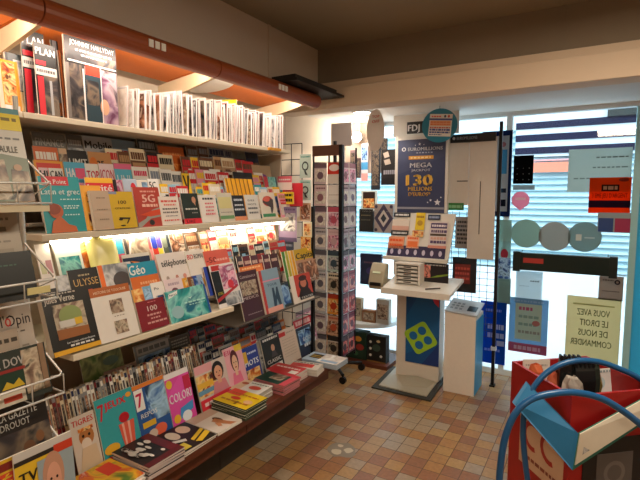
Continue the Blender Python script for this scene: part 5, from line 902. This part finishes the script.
for k, (u, v, c, n) in enumerate(((526, 233.5, 'a4b4a8', 'greenish grey round sticker, left of the three discs on the window'), (554.5, 236.5, 'b0aca4', 'warm grey round sticker, middle of the three discs on the window'), (584.5, 237, '98a8a4', 'grey round sticker with a pale mark, right of the three discs on the window'))):
    p = onY(u, v, YP); r = .118
    mb = MB().prism([(r*math.cos(q*math.pi/16), 0, r*math.sin(q*math.pi/16)) for q in range(32)], (0, .003, 0), FROST(c, .35))
    if k == 2: mb.box(-.06, -.001, -.03, -.02, 0, .02, MAT('d8dcd8', .5)).box(.0, -.001, -.01, .07, 0, .0, MAT('c8d0cc', .5))
    tag(mb.build('round_sticker', loc=p+Vector((0, -.002*k, 0))), n, 'sticker')
WINDOW[0] = False
p = onY(520.5, 200, YP); r = .07
pts = [(r*math.cos(R(a)), 0, r*math.sin(R(a))) for a in range(-40, 221, 20)]+[(0, 0, -r*1.25)]
tag(MB().prism(pts, (0, .003, 0), FROST('e8a4b4', .35)).box(-.04, -.001, .0, .04, 0, .02, MAT('f0c8d0', .5)).build('pin_sticker', loc=p), 'pink pin-shaped sticker on the window under the black sheet', 'sticker')
a = onY(513, 272, 4.16); b = onY(618, 250, 4.16)
lb = thing('sign_box', 'long black display box fixed across the window pane', 'display', ((a.x+b.x)/2, 4.16, a.z+.01)); w = (b.x-a.x)/2
MB().box(-w, 0, .012, w, .05, .155, MAT('0c2422', .3)).build('casing', lb, bev=.004); MB().box(-w-.004, -.006, .0, -w+.05, .054, .162, MAT('10201e', .4)).build('end_cap', lb); MB().box(w-.05, -.006, .0, w+.004, .054, .162, MAT('10201e', .4)).build('end_cap', lb)
mb = MB(); mb.M = Matrix.Translation((-w+.15, -.0015, .075)) @ Matrix.Rotation(R(-90), 4, 'Z'); mb.box(-.001, -.075, 0, .001, .075, .04, MAT('c03c34', .4)); mb.build('red_label', lb)
for x in (-w+.06, w-.06): MB().tube([(x, .025, .155), (x, .025, .17), (x, .075, .17)], .003, m_blk, 5).build('hook', lb)
WINDOW[0] = True
sign(515, 272, 543, 304, YP, 'dce8ec', [('r', .06, .05, .94, .95, 'e8f0f2'), ('m', .55, .7, .92, .03, '606868', 3), ('m', .15, .55, .5, .02, 'b0b8bc', 4)], 'paper_notice', 'white paper notice with faint print under the black display box', 'notice')
sign(508, 300.5, 549, 350, YP-.004, '8cb0c8', [('r', 0, 0, 1, .17, 'd06478'), ('m', .15, .05, .85, .07, 'f0d0d8', 3), ('r', .16, .24, .84, .9, 'dcdcb0'), ('m', .25, .78, .6, .06, 'd87080', 4), ('m', .25, .64, .8, .05, 'a8b898', 5), ('m', .25, .5, .7, .05, 'a8b898', 6), ('e', .7, .56, .1, .05, 'd88878'), ('m', .25, .36, .8, .05, 'b8a888', 7), ('m', .1, .93, .9, .03, 'b0c8d8', 8)], 'childrens_poster', 'blue poster with a cream panel and pink foot on the lower window')
ty = [('t', .2, .80, .07, 'VOUS AVEZ', '787858', .6, .02), ('t', .22, .69, .07, 'LE DROIT', '787858', .52, .02), ('t', .22, .58, .07, 'DE NOUS', '787858', .54, .02), ('t', .14, .47, .07, 'COMMANDER', '787858', .76, .02), ('r', .12, .91, .88, .925, 'b0ac7c'), ('m', .2, .3, .8, .02, 'a8a478', 4), ('e', .5, .2, .1, .08, '98946c'), ('e', .5, .2, .06, .05, 'd0cc98')]
sign(563, 300, 622, 384, YP, 'dcd0ac', ty, 'yellow_poster', 'pale yellow poster read from behind on the lower right of the window', mirror=True)
ct = sign(598, 277, 624, 299, YP, 'a8988c', [('m', .15, .8, .6, .05, '786860', 3), ('e', .75, .76, .12, .1, '403c44'), ('e', .75, .76, .06, .05, 'a8988c'), ('m', .15, .35, .85, .04, '786860', 4)], 'voucher_sheet', 'beige voucher with a dark round emblem on the window', 'notice')

WINDOW[0] = False
# ------------------------------------------------------------ red box with its blue tube stand
A_ = Vector((-.312, 2.24)); ex = Vector((.75, .66)).normalized(); ey = Vector((.66, -.75)).normalized(); RB = .385
rbx = thing('red_display_box', 'red open-topped display box between blue tube hoops in the right foreground', 'box', (A_.x, A_.y, 0), (0, 0, math.atan2(ex.y, ex.x)))
m_red = MAT('a81c1c', .4); m_red2 = MAT('8c1818', .5)
T_ = .012; Hb = .80
# local x = ex, local y = left normal of ex; the box lies on the -y side
MB().box(0, -RB, .02, T_, 0, Hb, m_red).build('left_wall', rbx); MB().box(T_, -T_, .02, RB, 0, Hb, m_red).build('rear_wall', rbx)
MB().box(RB-T_, -RB, .02, RB, -T_, Hb, m_red).build('right_wall', rbx); MB().box(T_, -RB, .02, RB-T_, -RB+T_, Hb, m_red).build('front_wall', rbx)
MB().box(T_, -RB+T_, .02, RB-T_, -T_, .03, m_red2).build('bottom', rbx); MB().box(T_, -RB+T_, .50, RB-T_, -T_, .51, m_red2).build('inner_shelf', rbx)
fp = MB().box(.06, -RB-.004, .12, RB-.02, -RB-.0002, .62, MAT('1c1c20', .5)).build('black_panel', rbx)
mb = MB(); mb.M = Matrix.Translation((.20, -RB-.0045, .40)) @ Matrix.Rotation(R(-90), 4, 'Z'); mb.box(-.0008, -.08, 0, .0008, .08, .16, MAT('605c5c', .5)); decorate(mb, .16, .16, .0008, [('e', .5, .5, .3, .3, '787474'), ('e', .5, .5, .2, .2, '605c5c')], -.08); mb.build('grey_label', rbx)
mb = MB(); mb.M = Matrix.Translation((-.0002, -.22, .38)) @ Matrix.Rotation(R(180), 4, 'Z'); mb.box(-.001, -.14, 0, .001, .14, .30, MAT('d8b494', .5))
def arc(cx, cy, r0, r1, a0, a1): return [(cx+r1*math.cos(R(a)), cy+r1*math.sin(R(a))) for a in range(a0, a1+1, 20)]+[(cx+r0*math.cos(R(a)), cy+r0*math.sin(R(a))) for a in range(a1, a0-1, -20)]
decorate(mb, .28, .30, .001, [('poly', arc(.32, .5, .15, .22, 70, 290), 'b03028'), ('poly', arc(.72, .5, .15, .22, 70, 290), 'b03028'), ('m', .1, .12, .9, .05, '904838', 3)], -.14); mb.build('cream_label', rbx)
# two blue hoops
m_bt = MAT('1c5c94', .3)
bi = Matrix.LocRotScale(Vector((A_.x, A_.y, 0)), Matrix.Rotation(math.atan2(ex.y, ex.x), 3, 'Z'), None).inverted()
def bbuild(n, mb): mb.v = [tuple(bi @ Vector(p)) for p in mb.v]; return mb.build(n, rbx)
def hoop(depth, px, r=.0115):
    n = Vector((_F.x, _F.y, 0)); o0 = n*depth; pts = []
    for u, v in px:
        d = ray(u, v); p = CAMP+d*(depth/d.dot(n)); pts.append(p)
    # smooth
    q = []
    for i in range(len(pts)-1):
        p0 = pts[max(i-1, 0)]; p1 = pts[i]; p2 = pts[i+1]; p3 = pts[min(i+2, len(pts)-1)]
        for k in range(8):
            t_ = k/8; q.append(.5*((2*p1)+(-p0+p2)*t_+(2*p0-5*p1+4*p2-p3)*t_*t_+(-p0+3*p1-3*p2+p3)*t_**3))
    q.append(pts[-1])
    a = q[0].copy(); b = q[-1].copy(); a.z = .012; b.z = .012
    return [a]+q+[b]
h1 = hoop(1.60, ((499, 500), (500, 470), (505, 438), (515, 414), (530, 400), (550, 394), (575, 392.5), (600, 398), (620, 409), (640, 424), (660, 443), (676, 468), (682, 500)))
h2 = hoop(1.84, ((529, 490), (525, 460), (523, 430), (526, 404), (536, 384), (552, 369), (572, 361.5), (594, 361), (615, 367), (640, 379), (662, 398), (676, 425), (682, 480)))
bbuild('tube_hoop', MB().tube(h1, .0120, m_bt, 12)); bbuild('tube_hoop', MB().tube(h2, .0115, m_bt, 12))
bbuild('floor_bar', MB().tube([h1[0], h2[0]], .011, m_bt, 10)); bbuild('floor_bar', MB().tube([h1[-1], h2[-1]], .011, m_bt, 10))
# open brochure hanging over the near corner
def on_d(u, v, dp): d = ray(u, v); n = Vector((_F.x, _F.y, 0)); return CAMP+d*(dp/d.dot(n))
def slab(pts, off, m): return MB().prism(pts, off, m)
br = thing('open_brochure', 'large open blue-backed brochure draped over the near corner of the red box', 'brochure', (0, 0, 0))
P1, P2, P3, P4 = on_d(526, 381, 1.86), on_d(512, 402, 1.84), on_d(572, 470, 1.67), on_d(578, 433, 1.68)
tow = -Vector((_F.x, _F.y, 0))*.003
slab([P1, P2, P3, P4], tow, MAT('2878ac', .4)).build('cover', br)
Q1, Q2, Q3 = on_d(640, 388, 1.74), on_d(644, 418, 1.72), on_d(655, 410, 1.72)
Pe = on_d(690, 372, 1.80); Pf = on_d(690, 392, 1.78)
slab([P4, P3, Pf, Pe], tow, MAT('2a7468', .4)).build('back_cover', br)
f_ = lambda t_, s_: (P4.lerp(P3, s_)).lerp(Pe.lerp(Pf, s_), t_)
mb = MB(); k_ = tow*2.2
mb.prism([f_(.01, .02)+tow*1.05, f_(.01, .86)+tow*1.05, f_(.99, .86)+tow*1.05, f_(.99, .02)+tow*1.05], tow*1.6, MAT('e4dccc', .6)); mb.build('pages', br)
mb = MB(); mb.poly([f_(.06, .1)+tow*2.75, f_(.06, .68)+tow*2.75, f_(.58, .68)+tow*2.75, f_(.58, .1)+tow*2.75], PHOTO('grey', 22)); mb.poly([f_(.62, .1)+tow*2.75, f_(.62, .7)+tow*2.75, f_(.97, .7)+tow*2.75, f_(.97, .1)+tow*2.75], PHOTO('sepia', 18)); mb.build('page_pictures', br)
# things standing in the red box
def inbox(a, b, z): x = A_+ex*a+ey*b; return Vector((x.x, x.y, z))
for k, (a, b, h, c, ph, n) in enumerate(((.15, .17, .36, '16181a', 'dark', 'tall black wallet pack, rear one standing in the red box'), (.19, .20, .34, '202426', 'dark', 'black ribbed pack, front one standing in the red box'), (.24, .17, .33, '2c3a34', 'green', 'dark green glossy pack standing in the red box'))):
    mb = MB(); w, d_ = .045, .02
    prof = [(-w, -d_), (w, -d_), (w, d_), (-w, d_)]; lv = [(0, 1, 1), (.05, 1, 1.1), (h*.8, 1, 1), (h*.93, .92, .7), (h, .95, .25)]
    vs = [(x*sx, y_*sy, z) for z, sx, sy in lv for x, y_ in prof]; fs = [(i*4+j, i*4+(j+1) % 4, i*4+4+(j+1) % 4, i*4+4+j) for i in range(4) for j in range(4)]+[(3, 2, 1, 0), (16, 17, 18, 19)]
    mb.add(vs, fs, MAT(c, .25)); mb.box(-w*.8, -d_*1.12-.001, h*.2, w*.8, -d_*1.05, h*.6, PHOTO(ph, 30))
    for q in range(5): mb.box(-w*.9+q*w*.4, -d_*.6, h-.012, -w*.9+q*w*.4+.008, d_*.6, h+.012, MAT(c, .25))
    tag(mb.build('foil_pack', loc=inbox(a, b, .511), rot=(R(3), 0, R(25+10*k))), n, 'pack')
for k, (a, b, c, n) in enumerate(((.07, .07, 'c8643c', 'crumpled orange wrapper at the left of the red box'), (.10, .15, 'b85c40', 'small coppery wrapper in front of the orange one'), (.29, .16, '8c7c48', 'gold foil wrapper at the right of the dark green pack'), (.13, .23, 'c0b8b0', 'crumpled silver wrapper in front of the black packs'))):
    q = random.Random(k); vs = []; fs = []; n_, m_ = 10, 7
    for i in range(m_):
        th = math.pi*i/(m_-1)
        for j in range(n_): ph_ = 2*math.pi*j/n_; rr = .045*q.uniform(.7, 1.1); vs.append((rr*math.sin(th)*math.cos(ph_), rr*math.sin(th)*math.sin(ph_)*.7, rr*1.5*math.cos(th)))
    for i in range(m_-1):
        for j in range(n_): fs.append((i*n_+j, i*n_+(j+1) % n_, (i+1)*n_+(j+1) % n_, (i+1)*n_+j))
    zlo = min(v[2] for v in vs); mb = MB().add([(x, y_, z-zlo) for x, y_, z in vs], fs, MAT(c, .3))
    st_ = MB().box(-.04, -.035, 0, .04, .035, .175, MAT(c, .35)); st_.add([(x, y_, z-zlo+.16) for x, y_, z in vs], fs, MAT(c, .3))
    tag(st_.build('wrapped_sweet', loc=inbox(a, b, .511), rot=(0, 0, k)), n, 'wrapper')
tag(sheet('folded_leaflet', .12, .30, .004, 'dcd4cc', [('m', .1, .9, .9, .03, 'a8a09c', 3), ('p', .1, .2, .9, .8, 'pale', 12)], None, None), 'pale folded leaflet standing behind the black packs in the red box', 'leaflet')
o = bpy.data.objects['folded_leaflet']; o.location = inbox(.10, .045, .511); o.rotation_euler = (0, R(-4), R(-62))
p = inbox(.33, .20, .511); o = sheet('white_brochure', .22, .29, .006, 'e0e0e0', [('e', .4, .8, .16, .1, 'b8d0dc'), ('e', .4, .8, .1, .06, 'e0e0e0'), ('m', .1, .6, .8, .03, 'a0a8ac', 3), ('m', .3, .95, .9, .03, '90a0a8', 4)], 'white brochure with a pale blue ring leaning at the right of the red box', 'brochure')
o.location = p; o.rotation_euler = (0, R(-10), R(-48))

# ------------------------------------------------------------ mark on the floor
pc = onZ(342, 450, 0)
t = thing('floor_sticker', 'worn cream paw-like sticker on the tiled floor', 'sticker', (pc.x, pc.y, .0006), (0, 0, R(20)))
mb = MB(); q = random.Random(3)
def blob(cx, cy, r, m, n, z): mb.poly([(cx+r*q.uniform(.75, 1.1)*math.cos(2*math.pi*k/n), cy+r*q.uniform(.75, 1.1)*math.sin(2*math.pi*k/n), z) for k in range(n)], m)
blob(0, 0, .095, MAT('8c8274', .6), 16, 0); mb.build('backing', t); mb = MB()
for cx, cy, r in ((-.03, -.025, .034), (.04, .0, .030), (-.015, .045, .020)): blob(cx, cy, r, MAT('c4b8a0', .6), 10, .0008)
mb.build('pale_pads', t)
